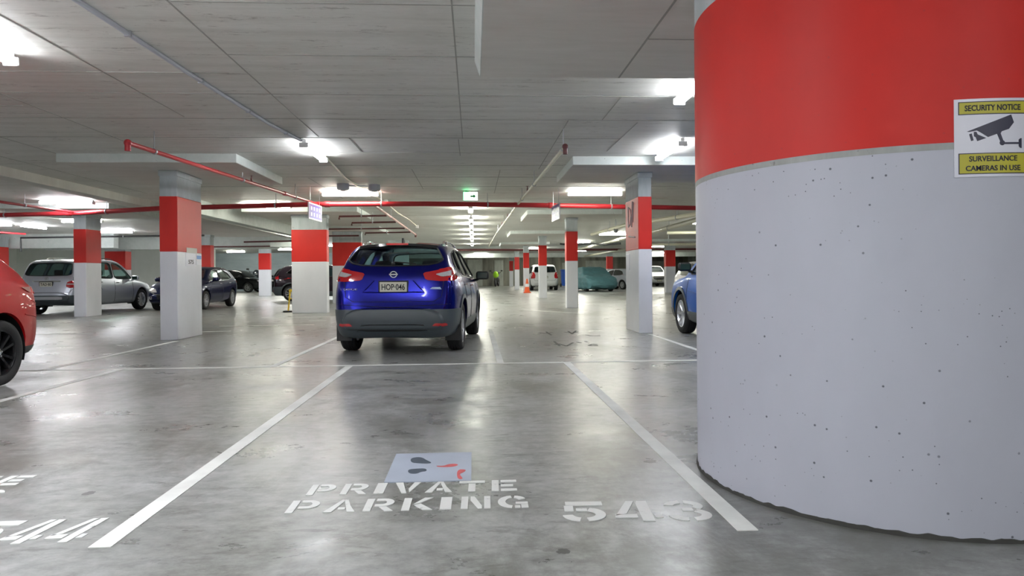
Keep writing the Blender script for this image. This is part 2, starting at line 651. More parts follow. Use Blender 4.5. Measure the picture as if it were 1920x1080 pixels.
def loft(rows, W, tum, per_u=4, per_v=5, inset=0.0, floor=None, xr=None, round_end=0.04):
    rows = np.asarray(rows, float)
    xr = xr or (rows[0, 0], rows[-1, 0])
    n = len(rows)
    q = np.linspace(0, n - 1, (n - 1) * per_u + 1)
    S = pchip(np.arange(n), rows, q)
    bm = bmesh.new()
    secs = []
    for s in S:
        C = catmull(section(s, W, tum, inset, floor, xr), per_v)
        secs.append((s[0], C))

    def shrink(C, d):
        zmid = (C[:, 1].min() + C[:, 1].max()) / 2
        a = np.array([C[:, 0].max(), (C[:, 1].max() - C[:, 1].min()) / 2])
        out = C.copy()
        out[:, 0] *= (a[0] - d) / a[0]
        out[:, 1] = zmid + (out[:, 1] - zmid) * (a[1] - d) / a[1]
        return out
    if round_end:
        e = round_end
        x0, C0 = secs[0]
        x1, C1 = secs[-1]
        pre = [(x0 - e * math.sin(t), shrink(C0, e * (1 - math.cos(t)))) for t in (R(80), R(55), R(28))]
        post = [(x1 + e * math.sin(t), shrink(C1, e * (1 - math.cos(t)))) for t in (R(28), R(55), R(80))]
        secs = pre + secs + post
    rings = []
    for x, C in secs:
        left = [bm.verts.new((x, y, z)) for y, z in C]
        right = [bm.verts.new((x, -y, z)) for y, z in C[-2:0:-1]]
        rings.append(left + right)
    m = len(rings[0])
    for A, B in zip(rings, rings[1:]):
        for k in range(m):
            bm.faces.new((A[k], A[(k + 1) % m], B[(k + 1) % m], B[k]))
    bm.faces.new(rings[0])
    bm.faces.new(rings[-1])
    bmesh.ops.recalc_face_normals(bm, faces=bm.faces)
    return bm


def chaikin(P, it=2, r=0.22):
    P = [Vector(p) for p in P]
    for _ in range(it):
        Q = []
        for a, b in zip(P, P[1:] + P[:1]):
            Q += [a.lerp(b, r), a.lerp(b, 1 - r)]
        P = Q
    return [tuple(p) for p in P]


# view directions: (u axis, v axis, ray) as functions of 2-D points
VIEWS = {
    'left': lambda u, v: (Vector((u, 3, v)), Vector((0, -1, 0))),
    'right': lambda u, v: (Vector((u, -3, v)), Vector((0, 1, 0))),
    'rear': lambda u, v: (Vector((-4, u, v)), Vector((1, 0, 0))),
    'front': lambda u, v: (Vector((4, u, v)), Vector((-1, 0, 0))),
    'top': lambda u, v: (Vector((u, v, 4)), Vector((0, 0, -1))),
}


class Car:
    def __init__(s, name, rows, W, tum, loc, heading, scale=1.0):
        s.rows, s.W, s.tum = rows, W, tum
        s.hull = loft(rows, W, tum)
        s.hull.normal_update()
        s.bvh = BVHTree.FromBMesh(s.hull)
        s.root = empty(name, (loc[0], loc[1], 0), heading, scale)

    def hit(s, view, u, v, off):
        o, d = VIEWS[view](u, v)
        p, n, i, _ = s.bvh.ray_cast(o, d)
        if p is None:
            p, n, i, _ = s.bvh.find_nearest(o + d * (3 if view in ('left', 'right') else 2))
            # miss: keep the asked-for place in the view plane
        if n.dot(d) > 0:
            n = -n
        return p + n * off

    def patch(s, name, poly, view, mat, off=0.004, thick=0.012, rnd=2, step=0.06, parent=None, r=0.13, both=False):
        if both:
            s.patch(name, poly, view, mat, off, thick, rnd, step, parent[0] if parent else None, r)
            return s.patch(name, [(-u, v) for u, v in poly], view, mat, off, thick, rnd, step, parent[1] if parent else None, r)
        bm = bmesh.new()
        s._patch(bm, poly, view, off, thick, rnd, step, r)
        bmesh.ops.recalc_face_normals(bm, faces=bm.faces)
        return obj(name, bm, mat, parent or s.root, True, 40)

    def _patch(s, dst, poly, view, off, thick, rnd, step, r):
        P = chaikin(poly, rnd, r) if rnd else poly
        bm = bmesh.new()
        f = bm.faces.new([bm.verts.new((u, v, 0)) for u, v in P])
        us, vs = [p[0] for p in P], [p[1] for p in P]
        for lo, hi, ax in ((min(us), max(us), 0), (min(vs), max(vs), 1)):
            k = max(1, int((hi - lo) / step))
            for i in range(1, k):
                c = Vector((0, 0, 0))
                c[ax] = lo + (hi - lo) * i / k
                nn = Vector((0, 0, 0))
                nn[ax] = 1
                bmesh.ops.bisect_plane(bm, geom=bm.verts[:] + bm.edges[:] + bm.faces[:], plane_co=c, plane_no=nn, dist=1e-5)
        bm.verts.ensure_lookup_table()
        top, bot = {}, {}
        for vtx in bm.verts:
            top[vtx.index] = dst.verts.new(s.hit(view, vtx.co.x, vtx.co.y, off))
            bot[vtx.index] = dst.verts.new(s.hit(view, vtx.co.x, vtx.co.y, off - thick))
        bm.verts.index_update()
        for fc in bm.faces:
            ids = [v.index for v in fc.verts]
            try:
                dst.faces.new([top[i] for i in ids])
                dst.faces.new([bot[i] for i in ids[::-1]])
            except ValueError:
                pass
        for e in bm.edges:
            if len(e.link_faces) == 1:
                a, b = e.verts[0].index, e.verts[1].index
                try:
                    dst.faces.new((top[a], top[b], bot[b], bot[a]))
                except ValueError:
                    pass
        bm.free()

    def seam(s, name, lines, view, mat, r=0.004, both=False, off=0.0, parent=None):
        bm = bmesh.new()
        for ln in lines:
            for vw in (('left', 'right') if both else (view,)):
                pts = []
                for a, b in zip(ln, ln[1:]):
                    n = max(2, int(math.hypot(a[0] - b[0], a[1] - b[1]) / 0.05))
                    for i in range(n):
                        pts.append(s.hit(vw, a[0] + (b[0] - a[0]) * i / n, a[1] + (b[1] - a[1]) * i / n, off))
                pts.append(s.hit(vw, ln[-1][0], ln[-1][1], off))
                tube(bm, pts, r, 6)
        return obj(name, bm, mat, parent or s.root, True)

    def prism(s, bm, poly, view, depth, rnd=2, r=0.13, near=None):
        P = chaikin(poly, rnd, r) if rnd else poly
        far = []
        outs = []
        ds = [(s.hit(view, u, v, 0.0)) for u, v in P]
        for (u, v), hpt in zip(P, ds):
            o, d = VIEWS[view](u, v)
            t = (hpt - o).dot(d)
            outs.append((o, d, t))
        tmin = min(t for _, _, t in outs) - 0.15
        tmax = max(t for _, _, t in outs) + depth
        A = [bm.verts.new(o + d * tmin) for o, d, t in outs]
        B = [bm.verts.new(o + d * tmax) for o, d, t in outs]
        n = len(A)
        fs = [bm.faces.new(A), bm.faces.new(B[::-1])]
        for k in range(n):
            fs.append(bm.faces.new((A[k], B[k], B[(k + 1) % n], A[(k + 1) % n])))
        bmesh.ops.recalc_face_normals(bm, faces=fs)

    def body(s, mat, wheels, rw, side=None, rear=None, front=None, hollow=True, cuts=()):
        """the painted shell with its window openings and wheel arches cut out"""
        me = bpy.data.meshes.new('body')
        s.hull.to_mesh(me)
        o = bpy.data.objects.new('body_tmp', me)
        COL.objects.link(o)
        tmp = []

        def cut(bm, self_=False):
            m2 = bpy.data.meshes.new('cut')
            bm.to_mesh(m2)
            bm.free()
            c = bpy.data.objects.new('cut', m2)
            COL.objects.link(c)
            tmp.append(c)
            md = o.modifiers.new('b', 'BOOLEAN')
            md.operation = 'DIFFERENCE'
            md.solver = 'EXACT'
            md.use_self = self_
            md.object = c
        s.arch = (wheels, rw)
        if hollow:
            rr = [list(q) for q in s.rows if q[3] - q[2] > 0.12]
            rr[0][0] += 0.06
            rr[-1][0] -= 0.06
            cut(loft(rr, s.W, s.tum, 4, 4, inset=0.07, floor=0.42, xr=(s.rows[0][0], s.rows[-1][0]), round_end=0))
            if side:
                bm = bmesh.new()
                for pl in side:
                    s.prism(bm, pl, 'left', 0.16)
                    s.prism(bm, pl, 'right', 0.16)
                cut(bm)
            if rear:
                bm = bmesh.new()
                s.prism(bm, rear, 'rear', 0.20)
                cut(bm)
            if front:
                bm = bmesh.new()
                s.prism(bm, front, 'front', 0.25)
                cut(bm)
        cut(s.arch_cutters())
        bpy.context.view_layer.update()
        dg = bpy.context.evaluated_depsgraph_get()
        m3 = bpy.data.meshes.new_from_object(o.evaluated_get(dg))
        m3.name = 'body'
        for c in tmp + [o]:
            bpy.data.objects.remove(c)
        m3.polygons.foreach_set('use_smooth', [True] * len(m3.polygons))
        m3.set_sharp_from_angle(angle=R(38))
        m3.materials.clear()
        return link('body', m3, mat, s.root)

    def arch_cutters(s):
        wheels, rw = s.arch
        bm = bmesh.new()
        for x in wheels:
            for sg in (1, -1):
                cyl(bm, (x, sg * (s.W / 2 - 0.33), rw + 0.01), (x, sg * (s.W / 2 + 0.3), rw + 0.01), rw + 0.065, seg=40)
        return bm

    def shell(s, name, mat, planes, off=0.008, arches=True):
        """a panel lying over the hull: the part of the hull on the inner side of all planes, moved out by off"""
        bm = s.hull.copy()
        for co, no in planes:
            bmesh.ops.bisect_plane(bm, geom=bm.verts[:] + bm.edges[:] + bm.faces[:], plane_co=co, plane_no=no, clear_outer=True)
        bm.normal_update()
        nrm = {v: v.normal.copy() for v in bm.verts}
        for v in bm.verts:
            v.co += nrm[v] * off
        r = bmesh.ops.extrude_face_region(bm, geom=bm.faces[:])
        newv = [g for g in r['geom'] if isinstance(g, bmesh.types.BMVert)]
        bm.normal_update()
        for v in newv:
            v.co -= v.normal * 0.0
        # push the copied side inwards
        bvh = s.bvh
        for v in newv:
            p, n, i, d = bvh.find_nearest(v.co)
            v.co = v.co - n * 0.02
        bmesh.ops.recalc_face_normals(bm, faces=bm.faces)
        me = bpy.data.meshes.new(name)
        bm.to_mesh(me)
        bm.free()
        o = bpy.data.objects.new('tmp', me)
        COL.objects.link(o)
        c = None
        if arches:
            cb = s.arch_cutters()
            m2 = bpy.data.meshes.new('cut')
            cb.to_mesh(m2)
            cb.free()
            c = bpy.data.objects.new('cut', m2)
            COL.objects.link(c)
            md = o.modifiers.new('b', 'BOOLEAN')
            md.operation = 'DIFFERENCE'
            md.solver = 'EXACT'
            md.object = c
        bpy.context.view_layer.update()
        m3 = bpy.data.meshes.new_from_object(o.evaluated_get(bpy.context.evaluated_depsgraph_get()))
        m3.name = name
        for q in (o, c):
            if q:
                bpy.data.objects.remove(q)
        m3.polygons.foreach_set('use_smooth', [True] * len(m3.polygons))
        m3.set_sharp_from_angle(angle=R(38))
        m3.materials.clear()
        return link(name, m3, mat, s.root)

    def liners(s):
        wheels, rw = s.arch
        for x in wheels:
            for sg in (1, -1):
                bm = bmesh.new()
                y0, y1 = sg * (s.W / 2 - 0.325), sg * (s.W / 2 - 0.05)
                prof = [(0.02, y0), (rw + 0.058, y0), (rw + 0.058, y1)]
                lathe(bm, prof, 'Y', 36, (x, 0, rw + 0.01))
                bmesh.ops.bisect_plane(bm, geom=bm.verts[:] + bm.edges[:] + bm.faces[:], plane_co=(0, 0, 0.22), plane_no=(0, 0, -1), clear_outer=True)
                obj('wheel_arch_liner', bm, M['black'], s.root, True)

    def arch_trim(s, mat, wide=0.055):
        wheels, rw = s.arch
        for x in wheels:
            for sg, vw in ((1, 'left'), (-1, 'right')):
                bm = bmesh.new()
                rings = []
                for k in range(25):
                    a = R(-12) + R(204) * k / 24
                    ring = []
                    for rr, of in ((rw + 0.062, 0.004), (rw + 0.062, 0.016), (rw + 0.062 + wide, 0.012), (rw + 0.062 + wide, 0.0)):
                        z = rw + 0.01 + rr * math.sin(a)
                        ring.append(bm.verts.new(s.hit(vw, x + rr * math.cos(a), max(z, 0.24), of)))
                    rings.append(ring)
                for A, B in zip(rings, rings[1:]):
                    for k in range(3):
                        bm.faces.new((A[k], A[k + 1], B[k + 1], B[k]))
                bmesh.ops.recalc_face_normals(bm, faces=bm.faces)
                obj('wheel_arch_trim', bm, mat, s.root, True, 50)

    def wheels_add(s, tw=0.215, rim_mat=None, spokes=10, style='twin', rr=0.70, outer=0.02, steer=0.0):
        wheels, rw = s.arch
        proto = None
        for x in wheels:
            for sg in (1, -1):
                yc = sg * (s.W / 2 - outer - tw / 2)
                rz = (0 if sg > 0 else math.pi) + (steer if x > 0 else 0)
                if proto is None:
                    bm = bmesh.new()
                    h = tw / 2
                    ri = rw * rr
                    prof = [(ri * 0.97, -h * 0.85), (ri * 1.04, -h * 0.98), (rw * 0.90, -h), (rw * 0.965, -h * 0.90), (rw * 0.995, -h * 0.66)]
                    for g in (-0.42, -0.14, 0.14, 0.42):
                        prof += [(rw, (g - 0.10) * h * 1.3), (rw, (g - 0.03) * h * 1.3), (rw - 0.008, (g - 0.025) * h * 1.3), (rw - 0.008, (g + 0.025) * h * 1.3), (rw, (g + 0.03) * h * 1.3)]
                    prof += [(rw * 0.995, h * 0.66), (rw * 0.965, h * 0.90), (rw * 0.90, h), (ri * 1.04, h * 0.98), (ri * 0.97, h * 0.85)]
                    lathe(bm, prof, 'Y', 48)
                    wh = obj('wheel', bm, M['tyre'], s.root, True, 50)
                    bm = bmesh.new()
                    prof = [(ri * 0.96, -h * 0.85), (ri * 0.99, h * 0.80), (ri * 1.0, h * 0.88), (ri * 0.94, h * 0.86), (ri * 0.89, h * 0.55), (ri * 0.86, -h * 0.75)]
                    lathe(bm, prof, 'Y', 48)
                    # spokes
                    for k in range(spokes):
                        a = 2 * math.pi * k / spokes
                        if style == 'twin':
                            a = 2 * math.pi * (k // 2) / (spokes // 2) + (0.26 if k % 2 else -0.26)
                        w0, w1 = ri * 0.11, ri * (0.095 if style == 'twin' else 0.13)
                        ca, sa = math.cos(a), math.sin(a)
                        tx, tz = -sa, ca
                        vs = []
                        for r_, w_, y0, y1 in ((ri * 0.16, w0, h * 0.30, h * 0.62), (ri * 0.55, w1 * 0.85, h * 0.42, h * 0.74), (ri * 0.93, w1 * 1.1, h * 0.50, h * 0.80)):
                            vs.append([bm.verts.new((r_ * ca + tx * q * w_, yy, r_ * sa + tz * q * w_)) for q, yy in ((-1, y0), (-0.6, y1), (0.6, y1), (1, y0))])
                        for A, B in zip(vs, vs[1:]):
                            for q in range(4):
                                bm.faces.new((A[q], A[(q + 1) % 4], B[(q + 1) % 4], B[q]))
                        bm.faces.new(vs[0])
                        bm.faces.new(vs[-1])
                    lathe(bm, [(0.0, h * 0.74), (ri * 0.12, h * 0.74), (ri * 0.17, h * 0.68), (ri * 0.24, h * 0.5), (ri * 0.24, h * 0.2), (0, h * 0.2)], 'Y', 24)
                    bmesh.ops.recalc_face_normals(bm, faces=bm.faces)
                    rim = obj('rim', bm, rim_mat or M['alloy'], wh, True, 35)
                    bm = bmesh.new()
                    lathe(bm, [(0.0, -h * 0.2), (ri * 0.72, -h * 0.2), (ri * 0.72, -h * 0.05), (0.0, -h * 0.05)], 'Y', 32)
                    obj('brake_disc', bm, M['under'], wh, True)
                    bm = bmesh.new()
                    lathe(bm, [(0.0, h * 0.76), (ri * 0.08, h * 0.755), (ri * 0.085, h * 0.70), (0, h * 0.70)], 'Y', 20)
                    for k in range(5):
                        a = 2 * math.pi * k / 5 + 0.3
                        cyl(bm, (ri * 0.165 * math.cos(a), h * 0.6, ri * 0.165 * math.sin(a)), (ri * 0.165 * math.cos(a), h * 0.72, ri * 0.165 * math.sin(a)), 0.009, seg=8)
                    obj('hub_cap', bm, M['galv'], wh, True)
                    proto = wh
                    o = wh
                else:
                    o = copy_tree(proto, s.root)
                o.location = (x, yc, rw)
                o.rotation_euler = (0, 0, rz)

    def glass(s, side=None, rear=None, front=None, mat=None, mat_rear=None, trim=True, hollow=True):
        off = -0.006 if hollow else 0.003
        g = mat or M['glass']
        if side:
            for k, pl in enumerate(side):
                s.patch('side_window', pl, 'left', g, off, 0.006)
                s.patch('side_window', pl, 'right', g, off, 0.006)
        if rear:
            s.patch('rear_window', rear, 'rear', mat_rear or g, off, 0.006)
        if front:
            s.patch('windscreen', front, 'front', g, off, 0.006)

    def window_trim(s, polys, mat, grow=0.03, r=0.012):
        """dark rubber bead that runs around every opening"""
        bm = bmesh.new()
        for pl, vw in polys:
            P = chaikin(pl, 2, 0.13)
            pts = []
            for a, b in zip(P, P[1:] + P[:1]):
                n = max(1, int(math.hypot(a[0] - b[0], a[1] - b[1]) / 0.06))
                for i in range(n):
                    pts.append(s.hit(vw, a[0] + (b[0] - a[0]) * i / n, a[1] + (b[1] - a[1]) * i / n, 0.0))
            tube(bm, pts, r, 6, closed=True)
        return obj('window_rubber', bm, mat, s.root, True)

    def mirrors(s, x, z, mat, glass=True):
        for sg, vw in ((1, 'left'), (-1, 'right')):
            p = s.hit(vw, x, z - 0.05, 0.0)
            c = Vector((x - 0.02, p.y + sg * 0.155, z + 0.03))
            bm = bmesh.new()
            box(bm, -.05, .09, -.115, .115, -.075, .075, .045, 4)
            for v in bm.verts:
                f = max(0.0, v.co.x) / .09
                v.co.y *= 1 - .30 * f
                v.co.z *= 1 - .35 * f
            xf(bm, Matrix.Translation(c))
            tube(bm, [(x + 0.02, p.y - sg * 0.01, z - 0.06), (x + 0.01, p.y + sg * 0.06, z - 0.045), (x, p.y + sg * 0.1, z - 0.01)], 0.024, 8)
            o = obj('wing_mirror', bm, mat, s.root, True, 60)
            bm = BX(c.x - .054, c.x - .049, c.y - .085, c.y + .085, c.z - .05, c.z + .05, .002)
            obj('mirror_glass', bm, M['mirror_glass'], o)

    def handles(s, spots, mat):
        for x, z in spots:
            for vw in ('left', 'right'):
                bm = bmesh.new()
                pts = [s.hit(vw, x - 0.09 + 0.18 * i / 6, z, 0.03 * math.sin(math.pi * i / 6) ** 0.5) for i in range(7)]
                tube(bm, pts, 0.012, 8)
                obj('door_handle', bm, mat, s.root, True)

    def seats(s, front_x=0.05, rear_x=-0.85, z=0.45, W=None, top=1.12, mat=None):
        mat = mat or M['seat']
        for x, y, w_ in ((front_x, 0.36, 0.24), (front_x, -0.36, 0.24), (rear_x, 0.0, 0.60)):
            bm = bmesh.new()
            box(bm, x - 0.12, x + 0.40, y - w_, y + w_, z, z + 0.16, 0.05)
            b2 = bmesh.new()
            box(b2, -0.07, 0.07, y - w_, y + w_, 0, top - z - 0.02, 0.06, 3)
            xf(b2, Matrix.Translation((x - 0.08, 0, z + 0.05)) @ Matrix.Rotation(R(-14), 4, 'Y'))
            me = bpy.data.meshes.new('x')
            b2.to_mesh(me)
            b2.free()
            bm.from_mesh(me)
            bpy.data.meshes.remove(me)
            st = obj('seat', bm, mat, s.root, True, 50)
            for hy in ((y,) if w_ < 0.4 else (-0.36, 0.36)):
                bm = bmesh.new()
                hx = x - 0.08 - 0.24 * (top - z)
                box(bm, hx - 0.055, hx + 0.05, hy - 0.13, hy + 0.13, top + 0.03, top + 0.22, 0.05, 3)
                cyl(bm, (hx, hy - 0.06, top - 0.06), (hx, hy - 0.06, top + 0.06), 0.008, seg=8)
                cyl(bm, (hx, hy + 0.06, top - 0.06), (hx, hy + 0.06, top + 0.06), 0.008, seg=8)
                obj('headrest', bm, mat, st, True, 50)

    def dash(s, x, z):
        bm = bmesh.new()
        box(bm, x - 0.1, x + 0.4, -s.W / 2 + 0.16, s.W / 2 - 0.16, z - 0.35, z, 0.07, 3)
        d = obj('dashboard', bm, M['seat'], s.root, True, 50)
        bm = bmesh.new()
        tube(bm, [(0.18 * math.cos(a) * 0.2, 0.18 * math.sin(a), 0.18 * math.cos(a)) for a in [2 * math.pi * k / 24 for k in range(24)]], 0.014, 8, True)
        xf(bm, Matrix.Translation((x - 0.24, -0.36, z - 0.04)))
        obj('steering_wheel', bm, M['black'], d, True)

    def plate_add(s, view, y, z, text, w_=0.372, h_=0.134, lift=0.012, dark_frame=True):
        p = s.hit(view, y, z, lift)
        sg = -1 if view == 'rear' else 1
        m = frame_m(p, (0, sg, 0), (0, 0, 1))
        bm = BX(-w_ / 2 - 0.02, w_ / 2 + 0.02, -h_ / 2 - 0.02, h_ / 2 + 0.02, -0.03, 0.0, 0.006)
        o = obj('plate_holder', xf(bm, m), M['black'], s.root)
        bm = BX(-w_ / 2, w_ / 2, -h_ / 2, h_ / 2, -0.002, 0.006, 0.003)
        q = obj('number_plate', xf(bm, m), M['plate'], o)
        if text:
            bm = text_bm(text, h_ * 0.62, 0.012, w_ * 0.86, 0.002)
            xf(bm, m @ Matrix.Translation((0.0, 0.0, 0.006)))
            obj('plate_characters', bm, M['ink'], o)
        return o

    def lettering(s, view, y, z, text, height, width, mat, name='lettering', lift=0.003):
        bm = text_bm(text, height, 0.02, width, 0.003)
        sg = -1 if view == 'rear' else 1
        for v in bm.verts:
            lz = v.co.z
            v.co = s.hit(view, y + sg * v.co.x, z + v.co.y, lift + lz)
        return obj(name, bm, mat, s.root)


SUV = [(-2.18, .36, .56, .66), (-2.15, .31, .66, .78), (-2.125, .28, .80, .95), (-2.10, .26, .93, 1.10), (-2.06, .25, 1.02, 1.20), (-1.97, .25, 1.05, 1.31),
       (-1.85, .25, 1.05, 1.43), (-1.74, .25, 1.05, 1.51), (-1.60, .25, 1.04, 1.552), (-1.2, .24, 1.03, 1.585), (-.5, .23, 1.01, 1.595), (.2, .22, .99, 1.57),
       (.62, .22, .98, 1.46), (1.0, .22, .98, 1.22), (1.25, .22, .97, 1.07), (1.6, .22, .93, 1.01), (1.92, .23, .84, .91), (2.08, .26, .68, .76), (2.15, .33, .56, .64)]
HATCH = [(-2.03, .36, .54, .64), (-2.0, .32, .66, .80), (-1.965, .28, .82, .97), (-1.92, .27, .92, 1.06), (-1.82, .26, .96, 1.15), (-1.66, .26, .96, 1.26),
         (-1.5, .25, .955, 1.36), (-1.3, .24, .95, 1.425), (-.8, .22, .93, 1.475), (-.2, .2, .91, 1.48), (.3, .2, .90, 1.43), (.72, .2, .90, 1.25),
         (1.08, .2, .90, 1.04), (1.3, .2, .88, .975), (1.65, .22, .80, .89), (1.87, .25, .68, .77), (1.97, .3, .58, .65), (2.02, .36, .50, .57)]
ESTATE = [(-2.28, .42, .60, .70), (-2.25, .38, .72, .84), (-2.21, .34, .90, 1.0), (-2.18, .32, 1.0, 1.12), (-2.12, .31, 1.04, 1.28), (-2.03, .3, 1.05, 1.47),
          (-1.95, .3, 1.05, 1.60), (-1.82, .29, 1.05, 1.67), (-1.2, .27, 1.04, 1.72), (-.4, .26, 1.02, 1.73), (.2, .26, 1.0, 1.70), (.6, .26, 1.0, 1.54),
          (.95, .26, 1.0, 1.28), (1.2, .26, 1.0, 1.12), (1.6, .27, .95, 1.05), (2.0, .3, .84, .93), (2.18, .34, .66, .77), (2.26, .4, .56, .65)]
SIDE = {
    'SUV': [[(0.85, 1.06), (.60, 1.30), (.25, 1.455), (-.18, 1.49), (-.22, 1.07)], [(-.29, 1.08), (-.25, 1.49), (-.9, 1.475), (-1.12, 1.10)],
            [(-1.20, 1.12), (-1.0, 1.46), (-1.36, 1.41), (-1.60, 1.22)]],
    'HATCH': [[(.88, .97), (.6, 1.17), (.25, 1.33), (-.15, 1.38), (-.2, .98)], [(-.27, .99), (-.22, 1.385), (-.75, 1.37), (-1.15, 1.25), (-1.3, 1.06), (-.95, 1.0)]],
    'ESTATE': [[(.86, 1.08), (.6, 1.34), (.25, 1.56), (-.15, 1.61), (-.2, 1.08)], [(-.27, 1.09), (-.22, 1.61), (-.95, 1.61), (-1.05, 1.11)],
               [(-1.13, 1.11), (-1.03, 1.6), (-1.7, 1.55), (-1.88, 1.17)]],
}


def sym(half):
    """mirror a list of points with y >= 0 into a closed outline"""
    return half + [(-y, z) for y, z in half[::-1] if y > 1e-6]


REARW = {'SUV': sym([(0, 1.225), (.45, 1.235), (.60, 1.262), (.665, 1.31), (.60, 1.42), (.55, 1.485), (0, 1.50)]),
         'HATCH': sym([(0, 1.09), (.5, 1.10), (.59, 1.14), (.52, 1.33), (.46, 1.365), (0, 1.38)]),
         'ESTATE': sym([(0, 1.19), (.6, 1.20), (.71, 1.24), (.64, 1.53), (.58, 1.575), (0, 1.59)])}
FRONTW = {'SUV': sym([(0, 1.12), (.55, 1.135), (.67, 1.17), (.56, 1.42), (.48, 1.46), (0, 1.49)]),
          'HATCH': sym([(0, 1.02), (.52, 1.035), (.64, 1.06), (.54, 1.33), (.46, 1.365), (0, 1.385)]),
          'ESTATE': sym([(0, 1.17), (.58, 1.185), (.70, 1.22), (.60, 1.57), (.5, 1.61), (0, 1.635)])}
TYPES = {'SUV': (SUV, 1.80, .36, (1.26, -1.385), .345), 'HATCH': (HATCH, 1.74, .40, (1.27, -1.27), .315), 'ESTATE': (ESTATE, 1.88, .26, (1.42, -1.40), .36)}


def build_car(name, kind, loc, heading, paint, label, group=None, cat='car', scale=1.0, hollow=True, rim=None, spokes=10, style='twin',
              glass=None, glass_rear=None, cladding=False, tail=None, tail_mat=None, head=None, grille=None, rails=None, plate=True, detail=True,
              rear_plate=None, front_plate=None, mirror_mat=None, seams=True, steer=0.0, seats=True, sidewin=None, badge=None, wheelr=None, tyre_w=.215, mirror_up=0.0):
    rows, W, tum, wheels, rw = TYPES[kind]
    rw = wheelr or rw
    c = Car(name, rows, W, tum, loc, heading, scale)
    side, rear, front = (SIDE[kind] if sidewin is None else sidewin), REARW[kind], FRONTW[kind]
    g = glass or M['glass']
    if not hollow:
        g = M['glass_black']
    c.body(paint, wheels, rw, side, rear, front, hollow)
    c.glass(side, rear, front, g, (glass_rear or g) if hollow else g, hollow=hollow)
    if detail:
        c.window_trim([(pl, v) for pl in side for v in ('left', 'right')] + [(rear, 'rear'), (front, 'front')], M['black'])
    c.liners()
    if cladding:
        c.arch_trim(M['cladding'])
        c.shell('sill_cladding', M['cladding'], [((wheels[0] - rw - .11, 0, 0), (1, 0, 0)), ((wheels[1] + rw + .11, 0, 0), (-1, 0, 0)), ((0, 0, .42), (0, 0, 1))], 0.010, False)
        c.shell('rear_bumper', M['cladding'], [((0, 0, .63), (0, 0, 1)), ((wheels[1] - .05, 0, 0), (1, 0, 0))], 0.010, True)
        c.shell('front_bumper', M['cladding'], [((0, 0, .44), (0, 0, 1)), ((wheels[0] + .05, 0, 0), (-1, 0, 0))], 0.010, True)
    c.wheels_add(tyre_w, rim, spokes, style, steer=steer)
    if detail:
        ze = {'SUV': 1.0, 'HATCH': .93, 'ESTATE': 1.03}[kind]
        c.mirrors({'SUV': .74, 'HATCH': .78, 'ESTATE': .78}[kind], ze + .06 + mirror_up, mirror_mat or paint)
        c.handles([(-.08, ze - .07), (-1.0, ze - .05)], paint if mirror_mat is None else M['chrome'])
        if seams:
            zt = ze
            c.seam('panel_gap', [[(-.25, zt), (-.25, .32)], [(.80, zt), (.86, .6), (.80, .32)], [(-.98, .75), (-1.12, zt)]], 'left', M['black'], .005, True)
        if hollow and seats:
            c.seats(0.05, -.85, .42, None, {'SUV': 1.10, 'HATCH': 1.0, 'ESTATE': 1.16}[kind])
            c.dash(.72, {'SUV': 1.02, 'HATCH': .93, 'ESTATE': 1.08}[kind])
    for nm, pl, vw, mt in (tail or []):
        c.patch(nm, pl, vw, mt, .010, .03, 1, .05, both=(vw in ('rear', 'front')))
    for nm, pl, vw, mt in (head or []):
        c.patch(nm, pl, vw, mt, .008, .03, 1, .05, both=(vw in ('rear', 'front')))
    for nm, pl, vw, mt in (grille or []):
        c.patch(nm, pl, vw, mt, .008, .03, 1, .06)
    if rear_plate:
        c.plate_add('rear', 0, rear_plate[0], rear_plate[1])
    if front_plate:
        c.plate_add('front', 0, front_plate[0], front_plate[1])
    if rails:
        for sg in (1, -1):
            bm = bmesh.new()
            xs = [-1.45 + 1.75 * i / 8 for i in range(9)]
            pts = []
            for i, x in enumerate(xs):
                p = c.hit('top', x, sg * .58, 0.0)
                pts.append(p + Vector((0, 0, -.005 if i in (0, 8) else .045)))
            tube(bm, pts, .014, 8)
            for i in (2, 6):
                cyl(bm, pts[i] - Vector((0, 0, .06)), pts[i], .014, seg=8)
            obj('roof_rail', bm, rails, c.root, True)
    tag(c.root, label, cat, group)
    return c


# ------------------------------------------------------------------ the setting
ZC, ZS = 2.97, 2.83         # ceiling, drop panel soffit
X0, X1, Y0, Y1 = -27.0, 22.0, -7.0, 69.0
floor = struct(obj('floor', BX(X0 - .3, X1 + .3, Y0 - .3, Y1 + .3, -.25, 0), M['floor']))
ceiling = struct(obj('ceiling', BX(X0 - .3, X1 + .3, Y0 - .3, Y1 + .3, ZC, ZC + .3), M['ceiling']))
struct(obj('wall_back', BX(X0 - .3, X1 + .3, Y1, Y1 + .3, 0, ZC), M['far_wall']))
struct(obj('wall_front', BX(X0 - .3, X1 + .3, Y0 - .3, Y0, 0, ZC), M['cream_wall']))
struct(obj('wall_left', BX(X0 - .3, X0, Y0, Y1, 0, ZC), M['cream_wall']))
struct(obj('wall_right', BX(X1, X1 + .3, Y0, Y1, 0, ZC), M['far_panel']))
struct(obj('wall_blockwork', BX(-21.0, -5.6, 55.0, 55.3, 0, ZC), M['blue_wall']), 'blue grey blockwork wall behind the parked black cars')
struct(obj('wall_cream', BX(X0, -15.6, 42.0, 42.3, 0, ZC), M['cream_wall']), 'cream painted wall behind the silver estate car')

